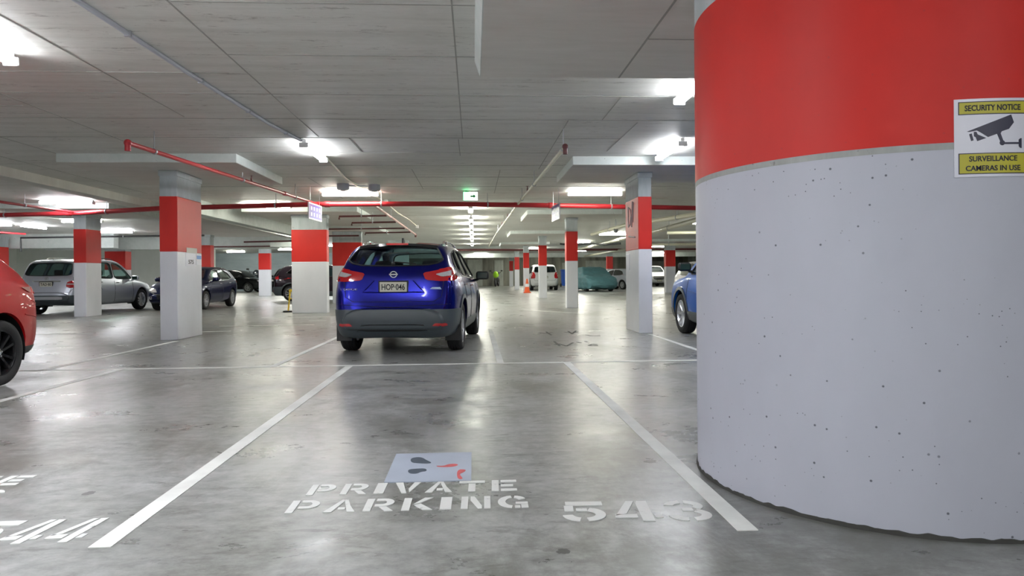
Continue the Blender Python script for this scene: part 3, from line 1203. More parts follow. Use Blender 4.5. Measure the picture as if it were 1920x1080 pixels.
# formwork joints in the concrete ceiling
bm = bmesh.new()
for x, y0, y1 in ((-.14, 2.0, 9.65), (-2.12, 3.4, 9.55), (-3.45, 3.0, 8.4), (-.20, 9.7, 11.0), (1.62, 7.35, 8.45), (1.2, 8.5, 12.4), (-1.72, 9.65, 10.7), (-4.9, 6.5, 10.8),
                  (-6.4, 7.0, 10.9), (2.1, 8.6, 10.6), (-7.4, 5, 16), (.5, 12.5, 16), (-1.1, 12.4, 15.2), (-3.2, 13.5, 17)):
    box(bm, x - .006, x + .006, y0, y1, ZC - .004, ZC + .01)
for y, x0, x1 in ((6.05, -2.12, .08), (6.6, -4.6, -2.3), (7.34, -6.5, 3.2), (8.48, -6.4, 3.6), (9.62, -6.4, 2.1), (10.75, -3.6, 1.5), (12.0, -3.6, 1.6), (13.4, -3.6, 3.4),
                  (14.8, -6, 4.5), (17.2, -6, 5), (19.5, -4, 4), (21.9, -4, 4), (4.9, -2.1, .08), (3.7, -2.1, .08), (8.9, -9, -6.4), (7.9, -9, -5)):
    box(bm, x0, x1, y - .006, y + .006, ZC - .004, ZC + .01)
struct(obj('formwork_joint', bm, M['joint'], ceiling))

# drop panels round the column heads
drops = [(-6.39, -3.69, 10.88, 13.44), (1.64, 4.6, 11.06, 13.24), (.08, 4.3, 1.0, 6.18), (-12.3, -9.3, 18.0, 21.0), (-6.3, -3.2, 19.0, 21.6), (1.6, 4.4, 20.0, 22.8),
         (1.6, 4.4, 29.4, 32.2), (1.6, 4.4, 39.3, 42.0), (1.6, 4.4, 49, 51.8), (-6.6, -3.6, 26.4, 29.2), (-13, -10.2, 37.8, 40.5), (9.6, 12.4, 36.8, 39.5)]
soffit = raw_concrete('drop_panel_soffit', (0.68, 0.67, 0.62), (0.80, 0.79, 0.75), (0.6, 3, 1), 1.4, 0.6, False)
for k, (a, b, c, d) in enumerate(drops):
    o = struct(obj('trim_%d' % (k + 1), BX(a, b, c, d, ZS, ZC + .05), soffit), 'shallow square concrete drop panel in the ceiling over a column')
    bm = bmesh.new()
    e = .006
    z0, z1 = ZS + .004, ZC - .002
    box(bm, a - e, b + e, c - e, c + .01, z0, z1)
    box(bm, a - e, a + .01, c + .01, d - .01, z0, z1)
    box(bm, b - .01, b + e, c + .01, d - .01, z0, z1)
    box(bm, a - e, b + e, d - .01, d + e, z0, z1)
    struct(obj('panel_edge', bm, M['drop_edge'], o))
# splayed side of the near drop panel, and the joint across it
bm = bmesh.new()
extrude_poly(bm, [(.072, ZS + .002), (.025, ZC), (.085, ZC), (.085, ZS + .002)], -6.18, -1.0, Matrix.Rotation(math.pi / 2, 4, 'X'))
struct(obj('panel_splay', bm, M['drop_edge'], bpy.data.objects['trim_3']))
bm = bmesh.new()
box(bm, 1.33, 1.346, 1.0, 6.17, ZS - .003, ZS + .01)
box(bm, 1.346, 4.3, 5.14, 5.156, ZS - .003, ZS + .01)
struct(obj('formwork_joint', bm, M['joint'], bpy.data.objects['trim_3']))

# beams
nb = len(drops)
for k, (a, b, c, d, z) in enumerate(((-8.35, -8.0, 4, 34, 2.80), (-7.05, -6.75, 17.2, 28, 2.62), (-20.0, -9.2, 33.0, 33.4, 2.40), (-26.9, -15.4, 30.2, 30.6, 2.36),
                                     (-9.2, -7.4, 31.5, 32.1, 2.42), (X0, X1, 59.0, 59.5, 2.6), (-1.6, 1.8, 44.6, 45.0, 2.72))):
    struct(obj('trim_%d' % (nb + k + 1), BX(a, b, c, d, z, ZC + .02, .01), M['drop_edge'] if k != 0 else soffit), 'concrete downstand beam under the ceiling')
nb += 7
# pale panels on the stained far wall
for k, (a, b, z0, z1) in enumerate(((-6.0, -3.2, 0, 2.5), (-.6, .9, 0, 2.7), (2.1, 3.0, 0, 2.6), (11.4, 14.2, .6, 2.5), (9.0, 10.4, .6, 2.3), (18, 20, .3, 2.4))):
    struct(obj('trim_%d' % (nb + k + 1), BX(a, b, Y1 - .08, Y1 + .02, z0, z1, .01), M['far_panel']), 'pale concrete panel on the dark stained far wall')
nb += 6


# painted markings on the floor: parts of the floor
def line(x0, y0, x1, y1, wd=.1, label=None):
    d = Vector((x1 - x0, y1 - y0, 0)).normalized()
    n = Vector((-d.y, d.x, 0)) * wd / 2
    a, b = Vector((x0, y0, 0)), Vector((x1, y1, 0))
    bm = bmesh.new()
    vs = [bm.verts.new(p + Vector((0, 0, .003))) for p in (a - n, b - n, b + n, a + n)]
    lo = [bm.verts.new(p - Vector((0, 0, .01))) for p in (a - n, b - n, b + n, a + n)]
    bm.faces.new(vs)
    for k in range(4):
        bm.faces.new((vs[k], vs[(k + 1) % 4], lo[(k + 1) % 4], lo[k]))
    bm.faces.new(lo[::-1])
    bmesh.ops.recalc_face_normals(bm, faces=bm.faces)
    o = obj('bay_line', bm, M['line_paint'], floor)
    o['kind'] = 'structure'
    if label:
        o['label'] = label
    return o


line(-1.44, 2.70, -1.44, 7.95, .085, 'white line on the left of the empty bay')
line(1.09, 2.68, 1.09, 8.0, .085, 'white line on the right of the empty bay')
line(-6.4, 8.02, 6.5, 8.04, .07, 'white line crossing between the two rows of bays')
line(-2.33, 8.06, -2.33, 13.3, .08)
line(.31, 8.06, .31, 13.3, .08)
line(-4.02, 2.7, -4.02, 8.0, .08)
line(-4.88, 8.06, -4.88, 11.5, .08)
line(3.03, 8.06, 3.03, 11.7, .08)
line(5.6, 8.06, 5.6, 13.3, .08)
line(-6.6, 2.7, -6.6, 8.0, .08)
line(-5.43, 14.93, -3.45, 15.03, .1)
line(-5.44, 17.84, -3.3, 18.0, .1)
line(-3.9, 16.4, -3.5, 16.42, .08)
line(-5.3, 13.4, -4.7, 13.5, .08)
line(4.6, 14.9, 8.5, 14.9, .09)
line(1.5, 20.5, 2.9, 18.2, .08)
line(3.2, 24.0, 6.5, 24.0, .1)
line(-10.2, 13.4, -7.2, 13.4, .08)


# stencilled letters: polygons in a unit cell
def bar(x0, y0, x1, y1, t):
    d = Vector((x1 - x0, y1 - y0)).normalized()
    n = Vector((-d.y, d.x)) * t / 2
    return [(x0 - n.x, y0 - n.y), (x1 - n.x, y1 - n.y), (x1 + n.x, y1 + n.y), (x0 + n.x, y0 + n.y)]


def diag(x0, x1, t, flip=False):
    """a slanted stroke from (x0, 0) to (x1, 1) with level ends"""
    return [(x0 - t / 2, 0), (x0 + t / 2, 0), (x1 + t / 2, 1), (x1 - t / 2, 1)]


def rect(x0, y0, x1, y1):
    return [(x0, y0), (x1, y0), (x1, y1), (x0, y1)]


def arc(cx, cy, rx, ry, a0, a1, t, n=12, ty=None):
    ty = ty or t
    o = [(cx + rx * math.cos(R(a0 + (a1 - a0) * k / n)), cy + ry * math.sin(R(a0 + (a1 - a0) * k / n))) for k in range(n + 1)]
    i = [(cx + (rx - t) * math.cos(R(a0 + (a1 - a0) * k / n)), cy + (ry - ty) * math.sin(R(a0 + (a1 - a0) * k / n))) for k in range(n + 1)]
    return o + i[::-1]


GLY = {
    'P': [rect(0, 0, .26, 1), rect(.34, .82, .6, 1), rect(.34, .33, .6, .50), arc(.6, .665, .40, .335, -90, 90, .26, ty=.17)],
    'R': [rect(0, 0, .26, 1), rect(.34, .82, .6, 1), rect(.34, .38, .6, .54), arc(.6, .69, .38, .31, -90, 90, .26, ty=.17), [(.50, .33), (.76, .33), (1.02, 0), (.74, 0)]],
    'I': [rect(.0, 0, .30, 1)],
    'V': [[(0, 1), (.30, 1), (.56, 0), (.38, 0)], [(1.02, 1), (.76, 1), (.60, .36), (.68, .05)]],
    'A': [[(-.02, 0), (.26, 0), (.56, 1), (.42, 1)], [(.62, 1), (.80, .48), (1.04, 0), (.78, 0), (.50, .94)], rect(.42, .18, .66, .36)],
    'T': [rect(-.02, .80, 1.02, 1), rect(.37, 0, .65, .72)],
    'E': [rect(0, 0, .28, 1), rect(.36, .80, 1, 1), rect(.36, .40, .86, .58), rect(.36, 0, 1, .18)],
    'K': [rect(0, 0, .27, 1), [(.72, 1), (1.02, 1), (.58, .55), (.36, .48)], [(.40, .40), (.62, .5), (1.06, 0), (.74, 0)]],
    'N': [rect(0, 0, .24, 1), [(.32, 1), (.46, 1), (.72, .22), (.72, 0), (.60, 0), (.32, .70)], rect(.80, 0, 1.02, 1)],
    'G': [arc(.52, .5, .54, .5, 98, 262, .26, ty=.18), arc(.52, .5, .50, .5, 30, 82, .26, ty=.18), rect(.60, .30, 1.02, .46), rect(.78, 0, 1.02, .26), rect(.56, 0, .74, .17)],
    '5': [rect(.08, .80, .98, 1), rect(.04, .50, .26, .78), arc(.50, .34, .50, .34, -82, 72, .24, ty=.17), arc(.46, .34, .48, .34, 188, 258, .24, ty=.17), rect(.32, .50, .58, .64)],
    '4': [[(0, .26), (.26, .34), (.56, 1), (.36, 1)], rect(-.02, .16, .50, .32), [(.62, 1), (.86, 1), (.86, 0), (.58, 0), (.58, .88)], rect(.90, .16, 1.08, .32)],
    '3': [arc(.50, .73, .46, .27, -40, 82, .23, ty=.15), arc(.48, .73, .46, .27, 98, 172, .23, ty=.15), arc(.52, .29, .50, .29, -82, 62, .24, ty=.16), arc(.48, .29, .48, .29, 190, 262, .24, ty=.16),
          rect(.40, .47, .66, .60)],
}


def stencil(name, text, corners, label, gap=.30):
    """letters laid on the floor inside a quad given by bottom-left, bottom-right, top-right, top-left floor points"""
    bl, br, tr, tl = [Vector(c) for c in corners]
    ws = [.42 if ch == 'I' else 1.0 for ch in text]
    tot = sum(ws) + gap * (len(text) - 1)
    bm = bmesh.new()
    x = 0.0
    for ch, wd in zip(text, ws):
        if ch != ' ':
            for pl in GLY[ch]:
                vs, lo = [], []
                for u, v in pl:
                    s = (x + u * (1.0 if ch != 'I' else 1.3)) / tot
                    p = bl.lerp(br, s) * (1 - v) + tl.lerp(tr, s) * v
                    vs.append(bm.verts.new((p.x, p.y, .0032)))
                    lo.append(bm.verts.new((p.x, p.y, -.01)))
                bm.faces.new(vs)
                n = len(vs)
                for k in range(n):
                    bm.faces.new((vs[k], lo[k], lo[(k + 1) % n], vs[(k + 1) % n]))
        x += wd + gap
    bmesh.ops.recalc_face_normals(bm, faces=bm.faces)
    o = obj(name, bm, M['stencil'], floor)
    o['kind'] = 'structure'
    o['label'] = label
    return o


t = NT('worn_stencil_paint')
wn = t.noise(18, detail=6, rough=0.75)
t.col(t.ramp(wn, [(0.56, (0.76, 0.77, 0.75)), (0.64, (0.68, 0.69, 0.67)), (0.68, (0.36, 0.37, 0.36))]))
t.rough(0.6)
M['stencil'] = t.m
stencil('stencil_lettering', 'PRIVATE', ((-.80, 3.27), (.20, 3.262), (.205, 3.432), (-.80, 3.43)), 'white stencilled word PRIVATE')
stencil('stencil_lettering', 'PARKING', ((-.833, 3.028), (.233, 3.02), (.236, 3.185), (-.834, 3.192)), 'white stencilled word PARKING')
stencil('stencil_numerals', '543', ((.37, 2.835), (1.0, 2.795), (1.02, 3.05), (.39, 3.078)), 'white stencilled bay number 543', .22)
stencil('stencil_numerals', '544', ((-2.06, 2.757), (-1.58, 2.765), (-1.555, 3.03), (-2.03, 3.02)), 'white stencilled bay number 544', .35)
stencil('stencil_lettering', 'PRIVATE', ((-3.36, 3.56), (-2.30, 3.555), (-2.295, 3.718), (-3.36, 3.72)), 'white stencilled word PRIVATE in the next bay')
stencil('stencil_lettering', 'PARKING', ((-3.36, 3.32), (-2.27, 3.315), (-2.265, 3.475), (-3.36, 3.48)), 'white stencilled word PARKING in the next bay')

# painted-over patch above the lettering, with dark and red smears
patch = obj('painted_patch', BX(-.455, -.02, 3.438, 3.985, -.01, .0045), painted('pale_blue_floor_paint', (0.42, 0.47, 0.57), 0.5, 0.0, mott=0.14), floor)
patch['kind'] = 'structure'
patch['label'] = 'pale blue painted square'


def smear(pts, z, mat, name, label):
    bm = bmesh.new()
    extrude_poly(bm, chaikin(pts, 2, .25), .002, z)
    o = obj(name, bm, mat, floor)
    o['kind'] = 'structure'
    o['label'] = label


def q(px, py):
    return at(px, py)


dk, rd = pm('dark_slate_smear', (0.06, 0.08, 0.11), 0.6, var=.3), pm('red_spray_smear', (0.62, 0.10, 0.11), 0.5, var=.4, vscale=30)
cz = lambda pts: [q(700 + a / 8.727, 830 + b / 8.727) for a, b in pts]
smear(cz([(605, 275), (700, 250), (800, 255), (870, 300), (970, 345), (880, 358), (740, 352), (620, 340)]), .0052, dk, 'paint_smear', 'dark slate smear')
smear(cz([(560, 455), (700, 440), (860, 435), (880, 480), (780, 490), (710, 525), (580, 520)]), .0052, dk, 'paint_smear', 'dark slate smear')
smear(cz([(1020, 390), (1150, 395), (1230, 365), (1350, 358), (1400, 380), (1300, 412), (1060, 415)]), .0052, rd, 'paint_smear', 'red smear')
smear(cz([(1370, 450), (1530, 455), (1480, 500), (1400, 530), (1480, 610), (1370, 612)]), .0052, rd, 'paint_smear', 'pink red smear')


sk = pm('black_scuff', (.05, .05, .048), .6)
for pts in ([(270, 128), (330, 136), (410, 128)], [(340, 118), (372, 140), (395, 152)], [(520, 122), (600, 132), (660, 118)], [(560, 112), (600, 140), (640, 108)], [(420, 214), (480, 262)],
            [(470, 238), (545, 262), (610, 226)], [(650, 222), (690, 230)], [(730, 214), (752, 220)], [(860, 258), (770, 256), (800, 242), (850, 246)], [(740, 150), (800, 160), (880, 158)]):
    W2 = [at(960 + x / 5.333, 600 + y / 5.333) for x, y in pts]
    bm = bmesh.new()
    for (x0, y0), (x1, y1) in zip(W2, W2[1:]):
        vs = bar(x0, y0, x1, y1, .035)
        extrude_poly(bm, vs, -.01, .003)
    o = obj('floor_scuff', bm, sk, floor)
    o['kind'] = 'structure'


# ------------------------------------------------------------------ columns
def pillar(x0, x1, y0, y1, label, top=ZS, zr=(1.48, 2.40), group='square parking columns', plain=False):
    cx, cy = (x0 + x1) / 2, (y0 + y1) / 2
    t = empty('pillar', (cx, cy, 0))
    hx, hy = (x1 - x0) / 2, (y1 - y0) / 2
    if not plain:
        obj('white_base', BX(-hx, hx, -hy, hy, 0, zr[0], .012), M['white_pillar'], t)
        obj('red_band', BX(-hx - .001, hx + .001, -hy - .001, hy + .001, zr[0] - .005, zr[1], .012), M['red_paint'], t)
    obj('concrete_head', BX(-hx + .002, hx - .002, -hy + .002, hy - .002, zr[1] - .01 if not plain else 0, top, .012), M['concrete'], t)
    if not plain:
        obj('head_collar', BX(-hx - .012, hx + .012, -hy - .012, hy + .012, top - .10, top, .01), M['concrete'], t)
    tag(t, label, 'column', group)
    return t


L1 = pillar(-5.21, -4.92, 11.66, 12.68, 'white and red square column with paper notices, left of the blue car')
R1 = pillar(2.89, 3.13, 11.82, 12.83, 'white and red square column beside the light blue car, graffiti scratched on its band')
pillar(-10.90, -10.57, 19.28, 20.05, 'white and red square column hiding the side of the silver estate car')
pillar(-5.21, -4.21, 19.9, 20.2, 'broad white and red column with a violet hanging sign in front')
pillar(-5.56, -4.43, 27.3, 27.6, 'broad white and red column just behind the left edge of the blue car')
pillar(2.90, 3.26, 21.2, 21.55, 'second column in the row right of the aisle, just left of the covered car')
pillar(2.97, 3.33, 30.9, 31.25, 'third column in the row right of the aisle, in front of the white estate car')
pillar(3.0, 3.34, 40.9, 41.2, 'fourth column in the row right of the aisle, with an orange cone at its foot')
pillar(3.03, 3.38, 50.3, 50.6, 'fifth column in the row right of the aisle, fourth before the far wall')
pillar(3.33, 3.68, 63.4, 63.7, 'farthest column of the row right of the aisle, next to the far wall')
pillar(-12.03, -11.40, 39.0, 39.3, 'slim white and red column in front of the blue grey block wall')
pillar(-20.9, -19.6, 29.4, 30.0, 'wide red banded column at the far left behind the silver estate')
pillar(-18.3, -17.3, 35.0, 35.6, 'red banded column seen above the bonnet of the silver estate')
pillar(-11.6, -10.9, 29.0, 29.4, 'red banded column behind the navy hatchback roof')
pillar(10.85, 11.4, 38.0, 38.4, 'red banded column left of the light blue car mirror, far right')
pillar(9.85, 10.3, 50.0, 50.3, 'small red banded column rising behind the covered car')
pillar(-4.6, -3.5, 37.0, 37.5, 'bare grey concrete column behind the roof of the blue car', plain=True, top=ZC)

# the great round column
CX, CY, CR = 2.1, 3.4, .925
big = empty('round_column', (CX, CY, 0))
for nm, z0, z1, r, mt in (('white_base', 0, 1.502, CR, M['white_paint']), ('grey_stripe', 1.50, 1.528, CR + .001, raw_concrete('bare_stripe', (.30, .31, .30), (.42, .43, .42), (4, 4, 1), 3)),
                          ('red_band', 1.526, 2.36, CR + .0015, M['red_paint']), ('concrete_head', 2.35, ZS, CR - .001, M['concrete'])):
    bm = bmesh.new()
    lathe(bm, [(r, z0), (r, z0 + (z1 - z0) / 2), (r, z1)], 'Z', 128, caps=True)
    obj(nm, bm, mt, big, True, 40)
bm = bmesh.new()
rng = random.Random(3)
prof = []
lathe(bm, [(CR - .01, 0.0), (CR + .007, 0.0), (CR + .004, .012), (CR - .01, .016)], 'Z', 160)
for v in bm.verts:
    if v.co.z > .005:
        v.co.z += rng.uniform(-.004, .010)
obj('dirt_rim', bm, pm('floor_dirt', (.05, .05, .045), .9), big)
tag(big, 'huge round white column with a red band and a security notice', 'column')


def wrap(bm, a0, zc, lift):
    """bend a flat outline (x = along, y = up) round the great column"""
    k = int(18)
    xs = [v.co.x for v in bm.verts]
    lo, hi = min(xs), max(xs)
    for i in range(1, k):
        bmesh.ops.bisect_plane(bm, geom=bm.verts[:] + bm.edges[:] + bm.faces[:], plane_co=(lo + (hi - lo) * i / k, 0, 0), plane_no=(1, 0, 0), dist=1e-6)
    for v in bm.verts:
        r = CR + lift + v.co.z
        a = a0 + v.co.x / CR
        v.co = Vector((r * math.cos(a), r * math.sin(a), zc + v.co.y))
    bmesh.ops.recalc_face_normals(bm, faces=bm.faces)
    return bm


A0, ZSIGN = R(-98.0), 1.54
sg = empty('security_sign', (CX, CY, 0))
SW, SH = .272, .297
bm = bmesh.new()
extrude_poly(bm, [(-SW / 2, -SH / 2), (SW / 2, -SH / 2), (SW / 2, SH / 2), (-SW / 2, SH / 2)], 0, .003)
obj('board', wrap(bm, A0, ZSIGN, .0005), M['sign_white'], sg)


def panel(name, y0, y1, lines, hts, wds):
    bm = bmesh.new()
    extrude_poly(bm, rect(-.122, y0, .122, y1), 0, .0006)
    p = obj(name, wrap(bm, A0, ZSIGN, .0034), M['sign_ink'], sg)
    bm = bmesh.new()
    extrude_poly(bm, rect(-.1185, y0 + .0035, .1185, y1 - .0035), 0, .0006)
    obj('panel_face', wrap(bm, A0, ZSIGN, .0041), M['sign_yellow'], p)
    n = len(lines)
    for k, (tx, wd) in enumerate(zip(lines, wds)):
        yc = y1 - (y1 - y0) * (k + .5) / n + (0 if n == 1 else (.002 if k else -.002))
        b2 = text_bm(tx, hts, .022, wd, .0006)
        for v in b2.verts:
            v.co.y += yc
        obj('panel_lettering', wrap(b2, A0, ZSIGN, .0048), M['sign_ink'], p)


panel('header_panel', .088, .138, ['SECURITY NOTICE'], .0225, [.200])
panel('footer_panel', -.138, -.058, ['SURVEILLANCE', 'CAMERAS IN USE'], .0205, [.172, .196])
S2 = .272 / 660.0            # picture units of the sign detail to metres
cvt = lambda pts: [((x - 806) * S2, (575 - y) * S2) for x, y in pts]
bm = bmesh.new()
for pl in ([(580, 516), (965, 368), (990, 440), (945, 500), (880, 522), (868, 545), (835, 545), (760, 572), (700, 530), (665, 508), (600, 520)],
           [(640, 520), (662, 520), (672, 545), (745, 580), (668, 607), (655, 570), (640, 560)],
           [(600, 540), (622, 534), (638, 598), (616, 604)], [(838, 545), (870, 540), (896, 615), (868, 622)],
           [(880, 622), (1035, 622), (1035, 640), (880, 640)], [(1032, 600), (1045, 588), (1060, 585), (1060, 678), (1045, 676), (1032, 660)]):
    extrude_poly(bm, cvt(pl), 0, .0006)
extrude_poly(bm, cvt([(884 + 24 * math.cos(R(a)), 627 + 24 * math.sin(R(a))) for a in range(0, 360, 24)]), 0, .0006)
obj('camera_pictogram', wrap(bm, A0, ZSIGN, .0034), M['sign_ink'], sg)
tag(sg, 'white security notice with olive panels and a camera picture on the round column', 'sign')


sm = bmesh.new()
for pts in ([(12.15, 2.28), (12.15, 1.92)], [(12.15, 2.28), (12.32, 2.22), (12.36, 2.08), (12.30, 1.96), (12.15, 1.92)], [(12.48, 2.36), (12.40, 1.90)], [(12.56, 2.34), (12.50, 1.98)], [(12.18, 1.74), (12.66, 1.70)]):
    tube(sm, [(2.889, 24.72 - y, z) for y, z in pts], .014, 6)
o = obj('scratched_marks', sm, pm('scratched_paint', (.50, .42, .44), .6), R1)
o.location = -R1.location
# paper notices on the left column, right (aisle) face
def notice(y0, y1, z0, z1, label, name='paper_notice', mat=None, x=-4.92, mark=None):
    n = obj(name, BX(x, x + .004, y0, y1, z0, z1), mat or M['sign_white'])
    if mark:
        for k, (txt, yc, zc, hh, ww) in enumerate(mark):
            bm = text_bm(txt, hh, .02, ww, .001)
            xf(bm, frame_m((x + .0045, yc, zc), (0, 1, 0), (0, 0, 1)))
            obj('notice_lettering', bm, M['ink'], n)
    tag(n, label, 'notice', 'notices on the left column')
    return n


notice(12.02, 12.46, 1.47, 1.56, 'blank cream strip notice on the red band of the left column', mat=pm('cream_card', (.66, .62, .56), .6))
notice(11.98, 12.40, 1.24, 1.465, 'white notice with black numerals under the cream strip on the left column', mark=[('575', 12.2, 1.315, .07, .22)])
nt_ = notice(12.43, 12.66, 1.27, 1.45, 'small white notice with a blue bar, at the right edge of the left column')
b_ = obj('blue_bar', BX(-4.9165, -4.9145, 12.445, 12.645, 1.37, 1.435), pm('blue_print', (.07, .25, .62), .4), nt_)
obj('black_box', BX(-.035, 0, -.05, .05, -.09, .09, .008), M['black'])
bb = bpy.data.objects['black_box']
bb.location = (-5.21, 12.2, 1.46)
bb.name = 'alarm_switch'
tag(bb, 'small black switch box on the left side of the left column', 'switch')
pn = obj('aisle_plate', BX(-.006, 0, -.14, .14, -.15, .15, .002), M['sign_white'])
pn.location = (2.89, 12.65, 1.27)
tag(pn, 'narrow pale plate low on the left face of the right column', 'sign')


# ------------------------------------------------------------------ lamps
def fixture(x, y, rz, label, mat, length=1.26, z=ZC, group='fluorescent ceiling lights', parts=True):
    t = empty('fluorescent_light', (x, y, z), rz)
    h = length / 2
    obj('housing', BX(-h, h, -.03, .03, -.06, 0, .006), M['fixture'], t)
    bm = bmesh.new()
    n = 10
    prof = [(.062 * math.cos(math.pi * k / n + math.pi), -.055 + .055 * math.sin(math.pi * k / n + math.pi)) for k in range(n + 1)]
    a = [bm.verts.new((-h + .02, yy, zz)) for yy, zz in prof]
    b = [bm.verts.new((h - .02, yy, zz)) for yy, zz in prof]
    for k in range(n):
        bm.faces.new((a[k], a[k + 1], b[k + 1], b[k]))
    bm.faces.new(a)
    bm.faces.new(b)
    bm.faces.new((a[0], b[0], b[-1], a[-1]))
    bmesh.ops.recalc_face_normals(bm, faces=bm.faces)
    obj('diffuser', bm, mat, t, True)
    for s in (-1, 1):
        obj('end_cap', BX(s * h - .012, s * h + .012, -.066, .066, -.116, -.040, .012), M['fixture'], t)
    tag(t, label, 'light', group)
    return t


H90 = math.pi / 2
tc, tg, tf, tl = M['tube_cool'], M['tube_green'], M['tube_far'], M['tube_left']
fixture(-3.93, 5.43, H90, 'fluorescent light cut by the left edge of the photo, its near end showing', tc)
fixture(-2.37, 10.38, H90, 'bright fluorescent light at the end of the grey ceiling conduit', tc)
fixture(-2.76, 15.62, 0, 'fluorescent light crosswise behind the two round ceiling boxes', tg)
fixture(-9.9, 17.25, 0, 'fluorescent light above the red pipe at the left, over the hidden estate column', tc)
fixture(-16.3, 24.2, 0, 'crosswise fluorescent light at the far left edge of the photo', tl)
fixture(-15.6, 25.2, H90, 'lengthwise fluorescent light right of the one at the far left edge', tl)
fixture(-14.2, 28.1, 0, 'fluorescent light between the first two red banded columns on the left', tl)
fixture(2.23, 6.62, H90, 'fluorescent light peeping out left of the huge round column', tc)
fixture(2.99, 10.2, H90, 'fluorescent light hanging before the front edge of the right drop panel', tc)
fixture(2.80, 15.6, 0, 'fluorescent light crosswise left of the right column head', tg)
fixture(-5.43, 18.3, 0, 'fluorescent light left of the violet hanging sign', tg)
for k, (y, nm) in enumerate(((19.2, 'first'), (22.6, 'second'), (25.2, 'third'), (28.6, 'fourth'), (31.8, 'fifth'), (35.6, 'sixth'), (41.2, 'seventh'))):
    fixture(-.07, y, H90, 'end-on fluorescent light over the aisle, %s behind the green exit sign' % nm, tf, group='row of aisle lights')
fixture(6.4, 31.1, 0, 'fluorescent light behind the right column over the covered car', tf)
fixture(6.0, 38.5, 0, 'fluorescent light over the white estate car, far right', tf)
fixture(8.6, 24.5, 0, 'fluorescent light between the drain pipes right of the right column', tf)
fixture(-10.8, 36.5, H90, 'lengthwise fluorescent light beside the slim column at the block wall', tl)
fixture(-8.6, 41.0, 0, 'fluorescent light before the blue grey block wall', tl)
fixture(-4.0, 48.0, 0, 'far fluorescent light above the roof of the blue car', tf)
fixture(8.0, 52.0, 0, 'far fluorescent light above the covered car', tf)
fixture(0.6, 58.0, 0, 'farthest fluorescent light by the far wall', tf)
fixture(12.5, 45.0, 0, 'far right fluorescent light behind the light blue car', tf)
fixture(-21.0, 34.0, 0, 'fluorescent light in front of the cream wall', tl)
for x, y, lb in ((-12.4, 46.5, 'added far fluorescent light before the block wall, left of the slim column'), (-7.4, 51.5, 'added far fluorescent light close to the block wall above the dark tall estate'),
                 (-17.0, 50.0, 'added far fluorescent light before the block wall over the black SUV'), (4.2, 65.0, 'added fluorescent light by the far wall right of the aisle'),
                 (10.5, 63.5, 'added fluorescent light by the far wall over the blue bin'), (-3.5, 63.0, 'added fluorescent light by the far wall left of the aisle'),
                 (16.0, 58.0, 'added fluorescent light by the far wall at the far right'), (4.4, 47.0, 'added fluorescent light above the roof of the white estate car'),
                 (-7.6, 30.0, 'added fluorescent light above the plum SUV'), (-12.6, 22.8, 'added fluorescent light above the silver estate'), (-9.4, 33.8, 'added fluorescent light behind the navy hatchback')):
    fixture(x, y, 0, lb, tf)  # extra lamps added to brighten the far walls and the parked cars
# unseen lamps added behind and beside the view to light column, floor and ceiling
for x, y, rz in ((-2.37, 1.2, H90), (-5.2, -1.6, 0), (4.4, -3.4, 0), (-6.2, .6, H90), (6.3, 3.4, H90), (6.4, 8.2, H90), (-8.9, 9.4, H90), (-2.4, -4.4, H90), (-9.5, 4.0, H90),
                 (-14.5, 14.0, 0), (9.8, 16.0, 0), (-20.5, 20.0, 0), (14.0, 27, 0), (11.5, 9.0, 0), (15.0, 36.0, 0), (-14.0, 8.5, 0), (2.7, -2.8, 0), (-22, 12, 0), (-18.5, 25, 0)):
    fixture(x, y, rz, 'unseen fluorescent light added outside the frame over the neighbouring bays', tc, group='added lights outside the frame')

for x, y, rz, z in ((-5.2, 2.9, 0, 2.38), (-2.3, 2.9, 0, 2.38), (-3.6, -.6, H90, 2.4), (.6, -.8, H90, 2.4)):  # unseen pendants added, hung low so they brighten the near ceiling
    t = fixture(x, y, rz, 'added pendant fluorescent light above the camera, outside the frame', tc, z=z, group='added pendant lights outside the frame')
    for sx in (-.5, .5):
        obj('hanger', cyl(bmesh.new(), (sx, 0, -.02), (sx, 0, ZC - z), .006, seg=6), M['galv'], t)

# exit sign
ex = empty('exit_sign', (-.055, 15.55, 0))
obj('sign_box', BX(-.165, .165, -.035, .035, 2.74, 2.94, .006), M['fixture'], ex)
obj('green_panel', BX(-.16, -.03, -.04, -.034, 2.746, 2.934), M['exit_green'], ex)
obj('white_panel', BX(-.03, .16, -.04, -.034, 2.746, 2.934), M['exit_white'], ex)
cyl_b = bmesh.new()
for x in (-.1, .1):
    cyl(cyl_b, (x, 0, 2.92), (x, 0, ZC), .008, seg=8)
obj('hanger', cyl_b, M['galv'], ex)
bm = bmesh.new()
extrude_poly(bm, [(-.07, -.02), (.0, -.02), (.0, -.05), (.06, 0), (.0, .05), (.0, .02), (-.07, .02)], 0, .002)
obj('arrow', xf(bm, frame_m((.065, -.041, 2.84), (1, 0, 0), (0, 0, 1))), pm('exit_arrow_green', (.02, .35, .10), .4), ex)
tag(ex, 'lit green and white exit sign hanging over the aisle', 'sign')

